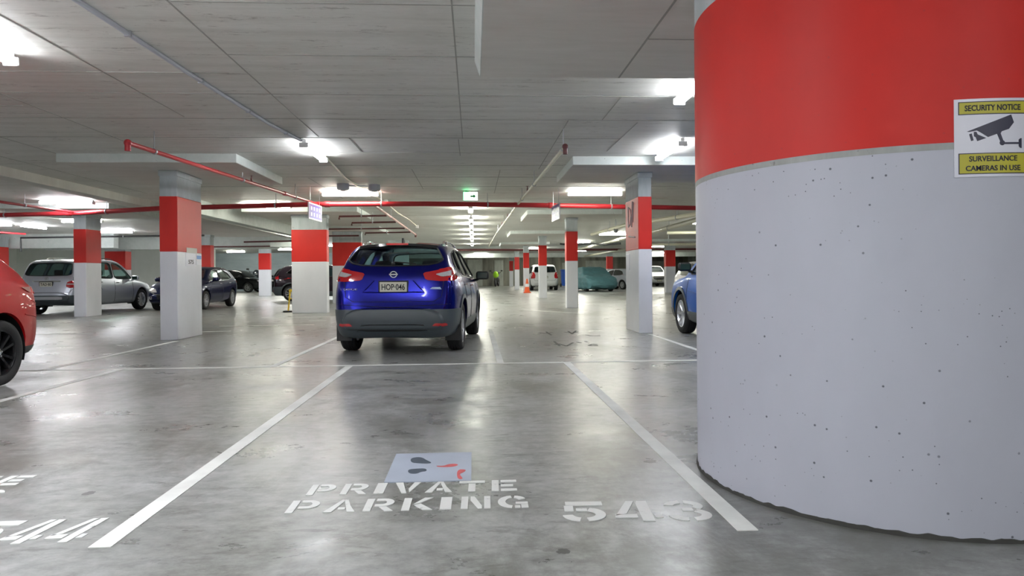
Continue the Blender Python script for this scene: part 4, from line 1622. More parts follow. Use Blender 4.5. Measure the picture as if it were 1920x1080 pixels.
# two round ceiling boxes
for x, y, lb in ((-2.70, 14.4, 'left of the two round grey ceiling boxes on one conduit'), (-2.08, 14.55, 'right of the two round grey ceiling boxes on one conduit')):
    t = empty('junction_box', (x, y, ZC))
    bm = bmesh.new()
    lathe(bm, [(0, -.13), (.10, -.13), (.125, -.11), (.13, 0), (0, 0)], 'Z', 24)
    obj('box_body', bm, M['conduit'], t, True)
    bm = bmesh.new()
    lathe(bm, [(0, -.145), (.05, -.145), (.06, -.125), (0, -.125)], 'Z', 16)
    obj('box_lid', bm, M['galv'], t, True)
    tag(t, lb, 'junction box', 'round ceiling boxes')
cn = obj('conduit_link', cyl(bmesh.new(), (-2.58, 14.42, ZC - .03), (-2.20, 14.53, ZC - .03), .012, seg=8), M['conduit'])
tag(cn, 'short grey conduit between the two round ceiling boxes', 'conduit')

# conduit and cable along the ceiling
cz_ = ZC - .022
cd_ = empty('ceiling_conduit', (-2.6, 6, ZC))
def rel(o, pts):
    return [Vector(p) - o.location for p in pts]
obj('conduit_run', tube(bmesh.new(), rel(cd_, [(-2.74, 3.0, cz_), (-2.71, 4.8, cz_), (-2.65, 6.5, cz_), (-2.53, 8.7, cz_), (-2.40, 9.72, cz_)]), .021, 10), M['conduit'], cd_, True)
for y in (4.2, 5.5, 6.8, 8.0, 9.2):
    x = float(np.interp(y, [3.0, 4.8, 6.5, 8.7, 9.72], [-2.74, -2.71, -2.65, -2.53, -2.40]))
    obj('conduit_clip', xf(BX(x - .026, x + .026, y - .010, y + .010, cz_ - .024, ZC), Matrix.Translation(-cd_.location)), M['galv'], cd_)
tag(cd_, 'long grey conduit clipped to the ceiling leading to the bright light', 'conduit')
cb = empty('ceiling_cable', (-2.35, 12, ZC))
obj('cable_run', tube(bmesh.new(), rel(cb, [(-2.35, 11.02, cz_), (-2.36, 11.9, cz_ - .03), (-2.44, 13.2, cz_ - .02), (-2.45, 14.1, cz_), (-2.37, 15.4, cz_ - .02), (-2.2, 17.4, cz_ - .05), (-2.08, 19.0, cz_ - .16),
                                            (-2.1, 22.5, cz_ - .05), (-2.15, 26.0, cz_)]), .018, 8), M['cream_pipe'], cb, True)
for x, y in ((-2.2, 17.4), (-2.12, 26.0)):
    obj('cable_box', xf(BX(x - .05, x + .05, y - .05, y + .05, cz_ - .1, ZC, .01), Matrix.Translation(-cb.location)), M['fixture'], cb)
tag(cb, 'wavy pale cable running on from the bright light over the red pipe', 'cable')


# ------------------------------------------------------------------ pipes
def pipe(name, pts, r, mat, label, cat='pipe', hangers=(), elbows=(), heads=(), clamp=None, group=None, flanges=(), host=None):
    base = Vector(pts[0])
    t = None if host else empty(name, base)
    P = [Vector(p) - base for p in pts]
    if host:
        t = obj(name, tube(bmesh.new(), P, r, 14), mat, host, True, 60)
        t.location = base - host.location
    else:
        obj('pipe_run', tube(bmesh.new(), P, r, 14), mat, t, True, 60)

    def on(f):
        L = [(b - a).length for a, b in zip(P, P[1:])]
        s = f * sum(L)
        for a, b, l in zip(P, P[1:], L):
            if s <= l:
                return a.lerp(b, s / l), (b - a).normalized()
            s -= l
        return P[-1], (P[-1] - P[-2]).normalized()
    for f in hangers:
        p, d = on(f)
        bm = bmesh.new()
        cyl(bm, p, (p.x, p.y, ZC - base.z), .007, seg=6)
        b2 = bmesh.new()
        lathe(b2, [(r - .002, -.015), (r + .012, -.015), (r + .012, .015), (r - .002, .015)], 'Z', 16)
        merge(bm, b2, Matrix.Translation(p) @ d.to_track_quat('Z', 'Y').to_matrix().to_4x4())
        obj('hanger', bm, M['galv'], t, True)
    for f in flanges:
        p, d = on(f)
        obj('coupling', cyl(bmesh.new(), p - d * .06, p + d * .06, r + .012, seg=16), mat, t, True)
    for f in elbows:
        p, d = on(f)
        bm = bmesh.new()
        sphere(bm, p, r * 1.55)
        cyl(bm, p, p - Vector((0, 0, .10)), r * 1.2, seg=12)
        obj('elbow', bm, M['dark_pipe'] if mat is not M['red_pipe'] else M['red_pipe'], t, True)
    for f in heads:
        p, d = on(f)
        bm = bmesh.new()
        cyl(bm, p, p + Vector((0, 0, r + .05)), .016, seg=10)
        cyl(bm, p + Vector((0, 0, r + .05)), p + Vector((0, 0, r + .10)), .010, seg=8)
        b2 = bmesh.new()
        lathe(b2, [(0, 0), (.034, 0), (.034, .004), (0, .004)], 'Z', 12)
        merge(bm, b2, Matrix.Translation(p + Vector((0, 0, r + .10))))
        obj('sprinkler_head', bm, M['dark_pipe'], t)
    if host:
        t['label'] = label
    else:
        tag(t, label, cat, group)
    return t


SYS = empty('sprinkler_pipework', (-1.0, 15.8, 2.7))
tag(SYS, 'red sprinkler pipework, a thick main across the ceiling with thin branches', 'pipes')
pipe('main_pipe', [(-20, 19.9, 2.68), (-12.06, 18.14, 2.68), (-9.8, 17.62, 2.68), (-7.4, 16.6, 2.69), (-3.62, 15.86, 2.7), (-1.06, 15.8, 2.7), (1.43, 16.15, 2.7), (3.84, 16.6, 2.7), (5.41, 16.9, 2.7), (10, 17.8, 2.7)],
     .058, M['red_pipe'], 'thick red sprinkler main crossing the ceiling behind the columns', hangers=(.27, .37, .45, .52, .60, .68, .78), flanges=(.33, .56, .73), host=SYS)
pipe('branch_pipe', [(-4.23, 8.64, 2.70), (-3.60, 15.3, 2.70), (-3.56, 15.86, 2.70)], .030, M['red_pipe'], 'thin red pipe with a dark elbow running from the left to the main pipe',
     hangers=(.08, .45, .8), elbows=(.0,), heads=(.5,), flanges=(.72,), host=SYS)
pipe('branch_pipe', [(1.20, 8.81, 2.70), (1.06, 16.05, 2.72), (.92, 27.7, 2.72), (.9, 40, 2.72)], .026, M['cream_pipe'], 'thin pale pipe with a dark red elbow running along the right of the aisle',
     hangers=(.005, .12, .2, .3, .42, .55), elbows=(.0,), heads=(.16, .26, .36, .46), host=SYS)
pipe('branch_pipe', [(-2.30, 15.86, 2.70), (-2.30, 27.5, 2.70)], .034, M['pink_pipe'], 'pinkish branch pipe running away over the roof of the blue car', hangers=(.3, .7), elbows=(.999,), host=SYS)
for k, (y, xa) in enumerate(((18.6, -3.6), (20.8, -3.65), (23.5, -5.2), (25.6, -4.0))):
    pipe('cross_pipe', [(xa, y, 2.58), (xa, y, 2.66), (-2.33, y, 2.68)], .026, M['dark_pipe'], '%s dark red cross pipe, from the near end, over the blue car' % ('first', 'second', 'third', 'fourth')[k],
         hangers=(.5,), group='dark cross pipes', host=SYS)
pipe('branch_pipe', [(-10.25, 13.4, 2.70), (-9.96, 17.66, 2.70)], .030, M['red_pipe'], 'thin red pipe at the left edge meeting the main above the estate column', hangers=(.6,), host=SYS)
pipe('sprinkler_branch', [(-17.4, 22.0, 2.70), (-16.4, 26.0, 2.70)], .03, M['red_pipe'], 'short faded red pipe under the lights at the far left edge')
pipe('drain_pipe', [(-17.2, 27.0, 2.10), (-17.2, 27.0, 2.62), (-14.9, 26.6, 2.62), (-10.0, 26.0, 2.62)], .035, M['black'], 'thin black pipe bent down beside the wide red banded column', hangers=(.6,))
pipe('sprinkler_branch', [(-9.0, 27.4, 2.44), (-6.9, 26.8, 2.44), (-6.9, 26.8, 2.62), (-4.4, 26.6, 2.62)], .032, M['dark_pipe'], 'dark red stepped pipe between the left column and the broad one', hangers=(.7,))
pipe('sprinkler_branch', [(-13.5, 33, 2.5), (-8.8, 32.4, 2.5)], .03, M['dark_pipe'], 'dark red pipe in front of the block wall beam')
pipe('sprinkler_main', [(-6, 43.3, 2.68), (.4, 43.3, 2.68), (5.6, 44.1, 2.68), (16, 44.1, 2.68)], .07, M['dark_pipe'], 'far dark red pipe crossing under the ceiling near the far wall')
pipe('drain_pipe', [(6.6, 15.2, 2.62), (5.92, 17.86, 2.62), (5.39, 20.3, 2.64), (4.99, 22.24, 2.66), (4.8, 27.5, 2.68)], .062, M['cream_pipe'], 'upper cream drain pipe slanting behind the right column', hangers=(.3, .5, .75))
pipe('drain_pipe', [(6.2, 17.2, 2.55), (6.72, 25.3, 2.62), (6.67, 30.5, 2.64), (6.73, 43.8, 2.68)], .075, M['cream_pipe'], 'middle cream drain pipe slanting behind the right column', hangers=(.2, .5, .75))
pipe('drain_pipe', [(9.3, 36.0, 2.6), (9.45, 42.5, 2.62), (9.5, 58, 2.65)], .07, M['cream_pipe'], 'lower cream drain pipe far behind the right column')
pipe('drain_pipe', [(7.6, 26.4, 2.66), (9.5, 26.2, 2.66), (13.6, 25.6, 2.66)], .06, M['cream_pipe'], 'level cream pipe right of the right column', hangers=(.2, .5, .8))
pipe('drain_pipe', [(8.6, 33.2, 2.5), (13.5, 32.5, 2.5)], .06, M['cream_pipe'], 'lowest level cream pipe right of the right column', hangers=(.2, .8))
pipe('cable_bundle', [(4.2, 33.0, 2.56), (4.9, 33.0, 2.5), (5.6, 33.0, 2.58), (6.4, 33.0, 2.5), (7.2, 33.0, 2.56)], .045, M['black'], 'tangle of black cables hanging behind the second column of the right row', 'cable')
t = empty('dome_camera', (4.95, 23.5, ZC))
bm = bmesh.new()
cyl(bm, (0, 0, -.35), (0, 0, 0), .014, seg=8)
obj('drop_rod', bm, M['galv'], t)
bm = bmesh.new()
sphere(bm, (0, 0, -.40), .085)
obj('dome', bm, pm('smoky_dome', (.22, .24, .25), .25), t, True)
tag(t, 'grey dome camera on a rod left of the right column', 'camera')


# hanging violet signs
def hang_sign(x, y0, y1, lean, label, zt=2.66, hgt=.36):
    t = empty('hanging_sign', (x, (y0 + y1) / 2, zt), lean)
    h = (y1 - y0) / 2
    obj('sign_board', BX(-.012, .012, -h, h, -hgt, 0, .004), M['sign_white'], t)
    o = obj('violet_field', BX(.0125, .0145, -h + .03, h - .03, -hgt + .03, -.03), M['blue_sign'], t)
    o2 = obj('violet_field', BX(-.0145, -.0125, -h + .03, h - .03, -hgt + .03, -.03), M['blue_sign'], t)
    for s in (1, -1):
        for z, line_ in ((-.12, 4), (-.25, 4)):
            for k in range(line_):
                yc = -h + .18 + (2 * h - .36) * k / (line_ - 1)
                obj('pale_mark', BX(s * .0148, s * .0165, yc - .045, yc + .045, z - .035, z + .04), M['white_ink'], t)
    for y in (-h * .7, h * .7):
        obj('hanger', cyl(bmesh.new(), (0, y, -.01), (0, y, ZC - zt), .006, seg=6), M['galv'], t)
    tag(t, label, 'sign', 'violet hanging signs')


hang_sign(-3.47, 14.75, 15.70, R(-4), 'violet and white hanging sign in front of the broad left column', 2.64, .36)
hang_sign(1.88, 14.95, 15.95, R(3), 'violet and white hanging sign left of the right column', 2.64, .36)


# ------------------------------------------------------------------ cars
UP = H90
M['glass_rear'] = glass_material('lightly_tinted_rear_glass', (.85, .95, 1.0), .78)
# the blue car in the middle of the picture
blue = car_paint('deep_blue_car_paint', (0.005, 0.007, 0.17), 0.7, 0.2)
SC_H = .955
ya = R(90 - 5.0)
ox, oy = -.985 + math.cos(ya) * 1.385 * SC_H, 9.70 + math.sin(ya) * 1.385 * SC_H
lampA = [(.40, 1.125), (.60, 1.162), (.80, 1.205), (.835, 1.16), (.83, 1.02), (.66, 1.01), (.44, 1.03)]
lampB = [(.57, 1.105), (.70, 1.135), (.80, 1.165), (.82, 1.12), (.79, 1.085), (.66, 1.07)]
C = build_car('compact_suv', 'SUV', (ox, oy), ya, blue, 'shiny deep blue compact SUV seen from behind in the middle of the garage', scale=SC_H,
              glass=M['glass'], glass_rear=M['glass_rear'], cladding=True, rails=M['chrome'], mirror_mat=M['black'],
              tail=[('tail_lamp', lampA, 'rear', M['lamp_red'])], head=[('headlamp', [(.45, .74), (.6, .86), (.80, .88), (.82, .76), (.6, .70)], 'front', M['lamp_clear'])],
              grille=[('grille', [(-.4, .62), (.4, .62), (.45, .80), (-.45, .80)], 'front', M['black'])], rear_plate=(.935, 'HOP·046'))
C.patch('clear_lens', lampB, 'rear', M['lamp_clear'], .016, .02, 1, .05, parent=[c for c in C.root.children if c.name.startswith('tail_lamp')], both=True)
M['gloss_black'] = pm('gloss_black_spoiler', (.012, .013, .016), .12, coat=1.0)
M['brake_red'] = pm('bright_brake_lens', (.75, .01, .012), .15, coat=1.0)
bm = bmesh.new()
extrude_poly(bm, [(-1.83, 1.515), (-1.825, 1.548), (-1.60, 1.572), (-1.55, 1.55), (-1.62, 1.52)], -.56, .56)
for v in bm.verts:
    y = v.co.z
    v.co = Vector((v.co.x + .10 * (y / .56) ** 2, y, v.co.y - .03 * (y / .56) ** 2))
bmesh.ops.subdivide_edges(bm, edges=[e for e in bm.edges if abs(e.verts[0].co.y - e.verts[1].co.y) > .5], cuts=10)
for v in bm.verts:
    if abs(v.co.y) < .55:
        q_ = (v.co.y / .56) ** 2
        v.co.x += .10 * q_ - .10
        v.co.z += .03 - .03 * q_
sp = obj('roof_spoiler', bm, M['gloss_black'], C.root, True, 30)
obj('high_brake_lamp', BX(-1.848, -1.81, -.155, .155, 1.522, 1.550, .004), M['brake_red'], sp)
for vw in ('left', 'right'):
    C.patch('tail_lamp_side', [(-2.05, 1.03), (-2.06, 1.17), (-1.98, 1.205), (-1.80, 1.20), (-1.90, 1.05)], vw, M['lamp_red'], .010, .02, 1, .04)
C.patch('reflector', [(.54, .405), (.73, .41), (.72, .445), (.58, .445)], 'rear', M['lamp_red'], .024, .04, 1, .05, both=True)
C.patch('plate_recess', [(-.42, .865), (.42, .865), (.27, 1.02), (-.27, 1.02)], 'rear', blue, .003, .01, 0, .05)
C.seam('panel_gap', [[(-.66, 1.19), (-.69, 1.02), (-.66, .80), (-.55, .735), (.55, .735), (.66, .80), (.69, 1.02), (.66, 1.19)], [(-.78, .70), (0, .66), (.78, .70)]], 'rear', M['black'], .004)
C.seam('recess_edge', [[(-.27, 1.025), (-.42, .865), (.42, .865), (.27, 1.025)]], 'rear', blue, .009)
C.seam('chrome_strip', [[(-1.6, 1.20), (-1.2, 1.09), (-.2, 1.055), (.85, 1.04)]], 'left', M['chrome'], .008, True)
C.lettering('rear', .60, .905, 'QASHQAI', .032, .19, M['chrome'], 'model_lettering')
C.patch('trim_badge', [(-.66, .90), (-.50, .905), (-.53, .93), (-.64, .93)], 'rear', pm('pale_blue_badge', (.45, .6, .75), .3), .004, .008, 0)
bm = bmesh.new()
p = C.hit('rear', 0, 1.105, .012)
lathe(bm, [(.034, -.006), (.046, -.006), (.046, .008), (.034, .008), (.034, -.006)], 'Z', 28)
for v in bm.verts:
    v.co.x *= 1.12
box(bm, -.062, .062, -.011, .011, -.004, .014, .003)
obj('badge', xf(bm, frame_m(p, (0, -1, 0), (0, 0, 1))), M['chrome'], C.root)
bm = bmesh.new()
pts = [C.hit('rear', y, 1.245 + .03 * (1 - abs(y) / .3), .012) for y in (.02, -.06, -.14, -.22, -.30)]
tube(bm, pts, .008, 8)
sphere(bm, C.hit('rear', .02, 1.25, .01), .028)
obj('rear_wiper', bm, M['black'], C.root, True)
bm = bmesh.new()
p = C.hit('top', -1.35, 0, 0)
extrude_poly(bm, [(-.10, -.01), (.10, -.01), (.04, .02), (-.06, .065), (-.085, .065)], -.012, .012)
obj('fin_antenna', xf(bm, frame_m(p, (1, 0, 0), (0, 0, 1))), M['black'], C.root)
C.patch('rear_diffuser', [(-.48, .34), (.48, .34), (.42, .43), (-.42, .43)], 'rear', M['black'], .016, .03, 1, .06)
C.seam('diffuser_edge', [[(-.50, .33), (-.42, .435), (.42, .435), (.50, .33)]], 'rear', M['cladding'], .014)
for sg in (1, -1):
    bm = bmesh.new()
    box(bm, -1.80, -1.78, sg * .66, sg * .885, .17, .40, .006)
    obj('mud_flap', bm, M['black'], C.root)
bm = bmesh.new()
tube(bm, [(-1.385, -.62, .30), (-1.385, 0, .27), (-1.385, .62, .30)], .045, 10)
for sg in (1, -1):
    box(bm, -1.45, -.9, sg * .42 - .03, sg * .42 + .03, .24, .30, .01)
obj('rear_axle', bm, M['under'], C.root, True)
bm = bmesh.new()
lathe(bm, [(0, .17), (.20, .17), (.235, .19), (.24, .215), (.20, .24), (0, .26)], 'Z', 32, (-1.0, -.05, 0))
obj('underbody_pan', bm, M['rust'], C.root, True)
bm = bmesh.new()
tube(bm, [(-1.1, .45, .26), (-1.75, .50, .27), (-2.05, .52, .29)], .03, 10)
obj('exhaust_pipe', bm, M['under'], C.root, True)

# the red car at the left edge
redp = car_paint('candy_red_car_paint', (0.42, 0.006, 0.009), 0.1, 0.42)
C = build_car('hatchback', 'HATCH', (-5.37, 6.86 - 1.27 * .97), -UP, redp, 'candy red hatchback with black wheels, cut by the left edge of the photo', scale=.97, rim=M['black_alloy'], spokes=10, style='twin',
              glass=M['glass_dark'], wheelr=.33,
              tail=[('tail_lamp', [(.50, .955), (.78, .985), (.86, .965), (.86, .93), (.66, .92)], 'rear', M['lamp_red'])],
              head=[('headlamp', [(.45, .62), (.75, .72), (.80, .66), (.5, .57)], 'front', M['lamp_clear'])],
              grille=[('grille', [(-.45, .36), (.45, .36), (.5, .6), (-.5, .6)], 'front', M['black'])], rear_plate=(.78, ''),
              sidewin=[[(.88, .97), (.6, 1.17), (.25, 1.33), (-.15, 1.38), (-.2, .98)], [(-.27, .99), (-.22, 1.385), (-.6, 1.37), (-.85, 1.22), (-.88, 1.0)]])
C.shell('rear_valance', M['black'], [((0, 0, .36), (0, 0, 1)), ((-1.32, 0, 0), (1, 0, 0))], .006, True)
C.seam('bumper_crease', [[(-1.78, .84), (-1.92, .80)], [(-1.62, .70), (-1.88, .66)]], 'left', redp, .007, True)

# silver estate behind the left column
silver = car_paint('silver_car_paint', (0.50, 0.53, 0.60), 0.55, 0.3)
C = build_car('estate_car', 'ESTATE', (-12.10, 22.36), R(87), silver, 'silver four-wheel-drive estate half hidden by the white and red column', scale=.95,
              glass_rear=M['glass_dark'], rails=M['black'], steer=0,
              tail=[('tail_lamp', [(.60, .86), (.62, .99), (.70, 1.03), (.93, 1.03), (.94, .84), (.70, .82)], 'rear', M['lamp_red'])],
              head=[('headlamp', [(.45, .74), (.5, .88), (.85, .9), (.86, .74)], 'front', M['lamp_clear'])],
              grille=[('grille', [(-.4, .62), (.4, .62), (.45, .85), (-.45, .85)], 'front', M['black'])], rear_plate=(.93, 'TAD·80'), mirror_mat=silver)
C.patch('lamp_band', [(.63, .915), (.90, .92), (.90, .95), (.63, .95)], 'rear', M['lamp_clear'], .018, .02, 0, .05, both=True)
C.patch('chrome_strip', rect(-.42, 1.005, .42, 1.04), 'rear', M['chrome'], .014, .02, 0, .06)
C.shell('rear_bumper', M['cladding'], [((0, 0, .60), (0, 0, 1)), ((-1.85, 0, 0), (1, 0, 0))], .008, True)
C.patch('bumper_plate', rect(-.55, .47, .55, .56), 'rear', M['galv'], .022, .02, 1, .06)
C.seam('panel_gap', [[(-.76, 1.15), (-.80, .8), (-.72, .68), (.72, .68), (.80, .8), (.76, 1.15)]], 'rear', M['black'], .005)
bm = bmesh.new()
p = C.hit('rear', 0, 1.105, .01)
lathe(bm, [(.046, -.004), (.056, -.004), (.056, .006), (.046, .006), (.046, -.004)], 'Z', 24)
for k in range(3):
    a = R(90 + 120 * k)
    cyl(bm, (0, 0, .001), (.05 * math.cos(a), .05 * math.sin(a), .001), .009, .003, 6)
obj('badge', xf(bm, frame_m(p, (0, -1, 0), (0, 0, 1))), M['chrome'], C.root)
bm = bmesh.new()
sphere(bm, (-1.45, -.30, 1.12), .15, .7, 1.0, 1.25)
sphere(bm, (-1.45, -.30, 1.30), .08)
bag = obj('blue_bundle', bm, pm('bright_blue_cloth', (.02, .30, .62), .7), C.root, True)
bag['label'] = 'bright blue bundle seen through the rear window'

# maroon car, nose towards the camera, behind the silver estate
maroon = car_paint('maroon_car_paint', (0.16, 0.012, 0.022), 0.4, 0.25)
FR = dict(head=[('headlamp', [(.46, .60), (.55, .72), (.76, .76), (.80, .66), (.62, .60)], 'front', M['lamp_clear'])],
          grille=[('grille', [(-.42, .36), (.42, .36), (.46, .54), (-.46, .54)], 'front', M['black'])])
build_car('hatchback', 'HATCH', (-11.7, 29.2), -UP, maroon, 'maroon car facing the camera between the silver estate and the left column', scale=1.0, front_plate=(.46, ''),
          tail=[('tail_lamp', [(.55, .84), (.78, .86), (.80, .98), (.62, .98)], 'rear', M['lamp_red'])], **FR)
navy = car_paint('navy_car_paint', (0.008, 0.011, 0.055), 0.4, 0.25)
C = build_car('hatchback', 'HATCH', (-9.62, 24.27), -UP, navy, 'navy blue hatchback facing the camera behind the left column', scale=.97, front_plate=(.44, ''), mirror_mat=navy,
              tail=[('tail_lamp', [(.55, .84), (.78, .86), (.80, .98), (.62, .98)], 'rear', M['lamp_red'])], **FR)
C.seam('chrome_strip', [[(.86, .965), (-.2, .975), (-.95, .995), (-1.3, 1.055), (-1.15, 1.25), (-.75, 1.37), (-.15, 1.385), (.25, 1.335), (.6, 1.175), (.86, .975)]], 'left', M['chrome'], .009, True)
C.seam('grille_wing', [[(-.8, .64), (-.5, .54), (0, .50), (.5, .54), (.8, .64)]], 'front', M['chrome'], .012)
C.patch('fog_lamp', [(.60, .38), (.72, .38), (.72, .47), (.60, .47)], 'front', M['lamp_clear'], .01, .02, 1, .05, both=True)

black = car_paint('black_car_paint', (0.008, 0.009, 0.011), 0.3, 0.2)
plum = car_paint('dark_plum_car_paint', (0.030, 0.022, 0.030), 0.4, 0.22)
C = build_car('estate_car', 'SUV', (-6.50, 30.85), 0, plum, 'dark plum SUV parked sideways behind the broad column, only its tail showing', hollow=True, cladding=True, glass=M['glass_dark'],
              tail=[('tail_lamp', [(.46, 1.0), (.8, 1.10), (.92, 1.10), (.92, .96), (.6, .94)], 'rear', M['lamp_red']),
                    ('reflector', [(.55, .38), (.80, .38), (.80, .46), (.58, .46)], 'rear', M['lamp_red'])])
C.seam('chrome_strip', [[(-1.60, 1.22), (-1.36, 1.415), (-.9, 1.49), (-.2, 1.50)]], 'left', M['chrome'], .012, True)
x_, y_ = at(450, 548.5)
build_car('black_suv', 'SUV', (x_ - .5, y_ + .9), R(-10), black, 'black SUV in profile before the block wall, right of the navy hatchback', hollow=False, glass=None, seams=False,
          head=[('headlamp', [(.45, .74), (.6, .86), (.80, .88), (.82, .76), (.6, .70)], 'front', M['lamp_clear'])])
x_, y_ = at(522, 549)
build_car('black_suv', 'ESTATE', (x_ - .5, y_ + 4.6), -UP, black, 'dark tall estate facing the camera between the slim column and the plum SUV', hollow=False, seams=False, front_plate=(.5, ''),
          head=[('headlamp', [(.5, .76), (.55, .88), (.85, .9), (.86, .76)], 'front', M['lamp_clear'])], grille=[('grille', [(-.42, .62), (.42, .62), (.45, .85), (-.45, .85)], 'front', M['galv'])])

# right-hand side
lblue = car_paint('bright_blue_car_paint', (0.004, 0.10, 0.46), 0.2, 0.4)
C = build_car('light_blue_suv', 'SUV', (4.47, 11.80 - 1.26 * .97), UP, lblue, 'light blue SUV half hidden behind the huge round column', scale=.97, cladding=True, glass=M['glass'], mirror_mat=M['black'], wheelr=.355, mirror_up=.10,
              rails=M['chrome'], style='plain', spokes=7,
              head=[('headlamp', [(.45, .74), (.6, .86), (.80, .88), (.82, .76), (.6, .70)], 'front', M['lamp_clear'])],
              tail=[('tail_lamp', lampA, 'rear', M['lamp_red'])])
C.seam('door_crease', [[(.75, .78), (-.2, .72), (-1.2, .78)]], 'left', lblue, .012, True)

white = car_paint('white_car_paint', (0.74, 0.75, 0.76), 0.0, 0.3)
x_, y_ = at(1021, 544.5)
C = build_car('white_estate', 'ESTATE', (x_, y_ + 2.0), UP, white, 'white estate car seen from behind, right of the cone', scale=1.04, hollow=True, seams=False, glass=M['glass_dark'], rear_plate=(.86, ''),
              tail=[('tail_lamp', [(.64, .80), (.62, 1.0), (.70, 1.20), (.84, 1.20), (.94, 1.0), (.94, .78)], 'rear', M['lamp_red'])])
C.seam('panel_gap', [[(-.70, 1.15), (-.74, .8), (-.66, .66), (.66, .66), (.74, .8), (.70, 1.15)]], 'rear', M['cladding'], .008)
x_, y_ = at(1165, 543)
build_car('silver_hatch', 'HATCH', (x_ + .3, y_ + 2.0), R(118), silver, 'silver hatchback between the covered car and the right column', hollow=False, seams=False,
          tail=[('tail_lamp', [(.50, .90), (.8, .96), (.86, 1.05), (.80, 1.10), (.55, 1.0)], 'rear', M['lamp_red'])])
x_, y_ = at(1236, 537.5)
build_car('white_suv', 'ESTATE', (x_, y_ + 2.3), -UP, white, 'white SUV facing the camera far behind the right column', scale=1.05, hollow=False, seams=False, front_plate=(.5, ''),
          head=[('headlamp', [(.5, .76), (.55, .88), (.85, .9), (.86, .76)], 'front', M['lamp_clear'])], grille=[('grille', [(-.45, .56), (.45, .56), (.5, .85), (-.5, .85)], 'front', M['black'])])
build_car('silver_hatch', 'HATCH', (7.9, 22.0), -UP, car_paint('pearl_car_paint', (.62, .60, .64), .3, .25), 'pale silver hatchback peeping over the light blue SUV', hollow=False, seams=False, **FR)

# covered car
SEDAN = [(-2.2, .30, .55, .62), (-2.17, .2, .66, .78), (-2.1, .14, .80, .94), (-1.9, .12, .88, 1.02), (-1.5, .12, .92, 1.10), (-1.1, .12, .93, 1.30), (-.7, .12, .93, 1.42), (-.1, .12, .92, 1.45),
         (.4, .12, .9, 1.38), (.8, .12, .9, 1.18), (1.1, .12, .86, 1.02), (1.6, .14, .80, .92), (2.0, .18, .68, .80), (2.15, .24, .56, .66), (2.2, .32, .5, .58)]
x_, y_ = at(1120, 546.5)
cc = empty('covered_car', (x_, y_ + 2.0, 0), R(-82), 1.08)
h = loft(SEDAN, 1.92, .40, 5, 6)
rng = random.Random(5)
h.normal_update()
for v in h.verts:
    p = v.co
    f = .018 * math.sin(9 * p.x + 5 * p.z) * math.sin(7 * p.y + 4 * p.z) + .012 * math.sin(23 * p.z + 11 * p.y)
    v.co = p + v.normal * f
    if p.z < .3:
        v.co.z += .03 * math.sin(8 * p.x + 6 * p.y)
obj('cover_sheet', h, M['cover'], cc, True, 60)
for x in (1.3, -1.3):
    for sg in (1, -1):
        bm = bmesh.new()
        lathe(bm, [(.17, -.09), (.28, -.1), (.30, -.07), (.30, .07), (.28, .1), (.17, .09)], 'Y', 28)
        wv = obj('wheel', bm, M['tyre'], cc, True)
        wv.location = (x, sg * .74, .30)
        bm = bmesh.new()
        lathe(bm, [(0, -.06), (.175, -.06), (.175, .06), (0, .06)], 'Y', 20)
        obj('rim', bm, M['alloy'], wv, True)
tag(cc, 'car under a teal dust cover between two right row columns', 'car')

# ------------------------------------------------------------------ small things
x_, y_ = at(988, 549.5)
cn = empty('traffic_cone', (x_ + .05, 40.55, 0))
obj('cone_base', BX(-.22, .22, -.22, .22, 0, .05, .015), M['orange'], cn)
bm = bmesh.new()
lathe(bm, [(.17, .05), (.045, .82), (.03, .84), (0, .84)], 'Z', 24)
obj('cone_body', bm, M['orange'], cn, True)
bm = bmesh.new()
lathe(bm, [(.122, .36), (.092, .54), (.088, .54), (.118, .36)], 'Z', 24)
obj('reflective_band', bm, M['white_ink'], cn, True)
tag(cn, 'orange traffic cone at the foot of the fourth right row column', 'traffic cone')

x_, y_ = at(1053, 537)
bn = empty('wheelie_bin', (x_, y_ - 2.5, 0), 0, 1.5)
bm = bmesh.new()
a = [(-.24, -.26), (.24, -.26), (.24, .26), (-.24, .26)]
lo = [bm.verts.new((x * .82, y * .82, .06)) for x, y in a]
hi = [bm.verts.new((x, y, .96)) for x, y in a]
bm.faces.new(lo[::-1])
bm.faces.new(hi)
for k in range(4):
    bm.faces.new((lo[k], lo[(k + 1) % 4], hi[(k + 1) % 4], hi[k]))
bmesh.ops.bevel(bm, geom=bm.edges[:], offset=.03, segments=2, affect='EDGES')
obj('bin_body', bm, M['bin_blue'], bn)
bm = bmesh.new()
box(bm, -.27, .27, -.30, .30, .96, 1.03, .025)
obj('bin_lid', bm, M['bin_blue'], bn)
for sg in (1, -1):
    bm = bmesh.new()
    cyl(bm, (sg * .20, .24, .10), (sg * .26, .24, .10), .10, seg=20)
    obj('bin_wheel', bm, M['tyre'], bn)
tag(bn, 'tall bright blue wheeled bin beside the white estate car', 'bin')


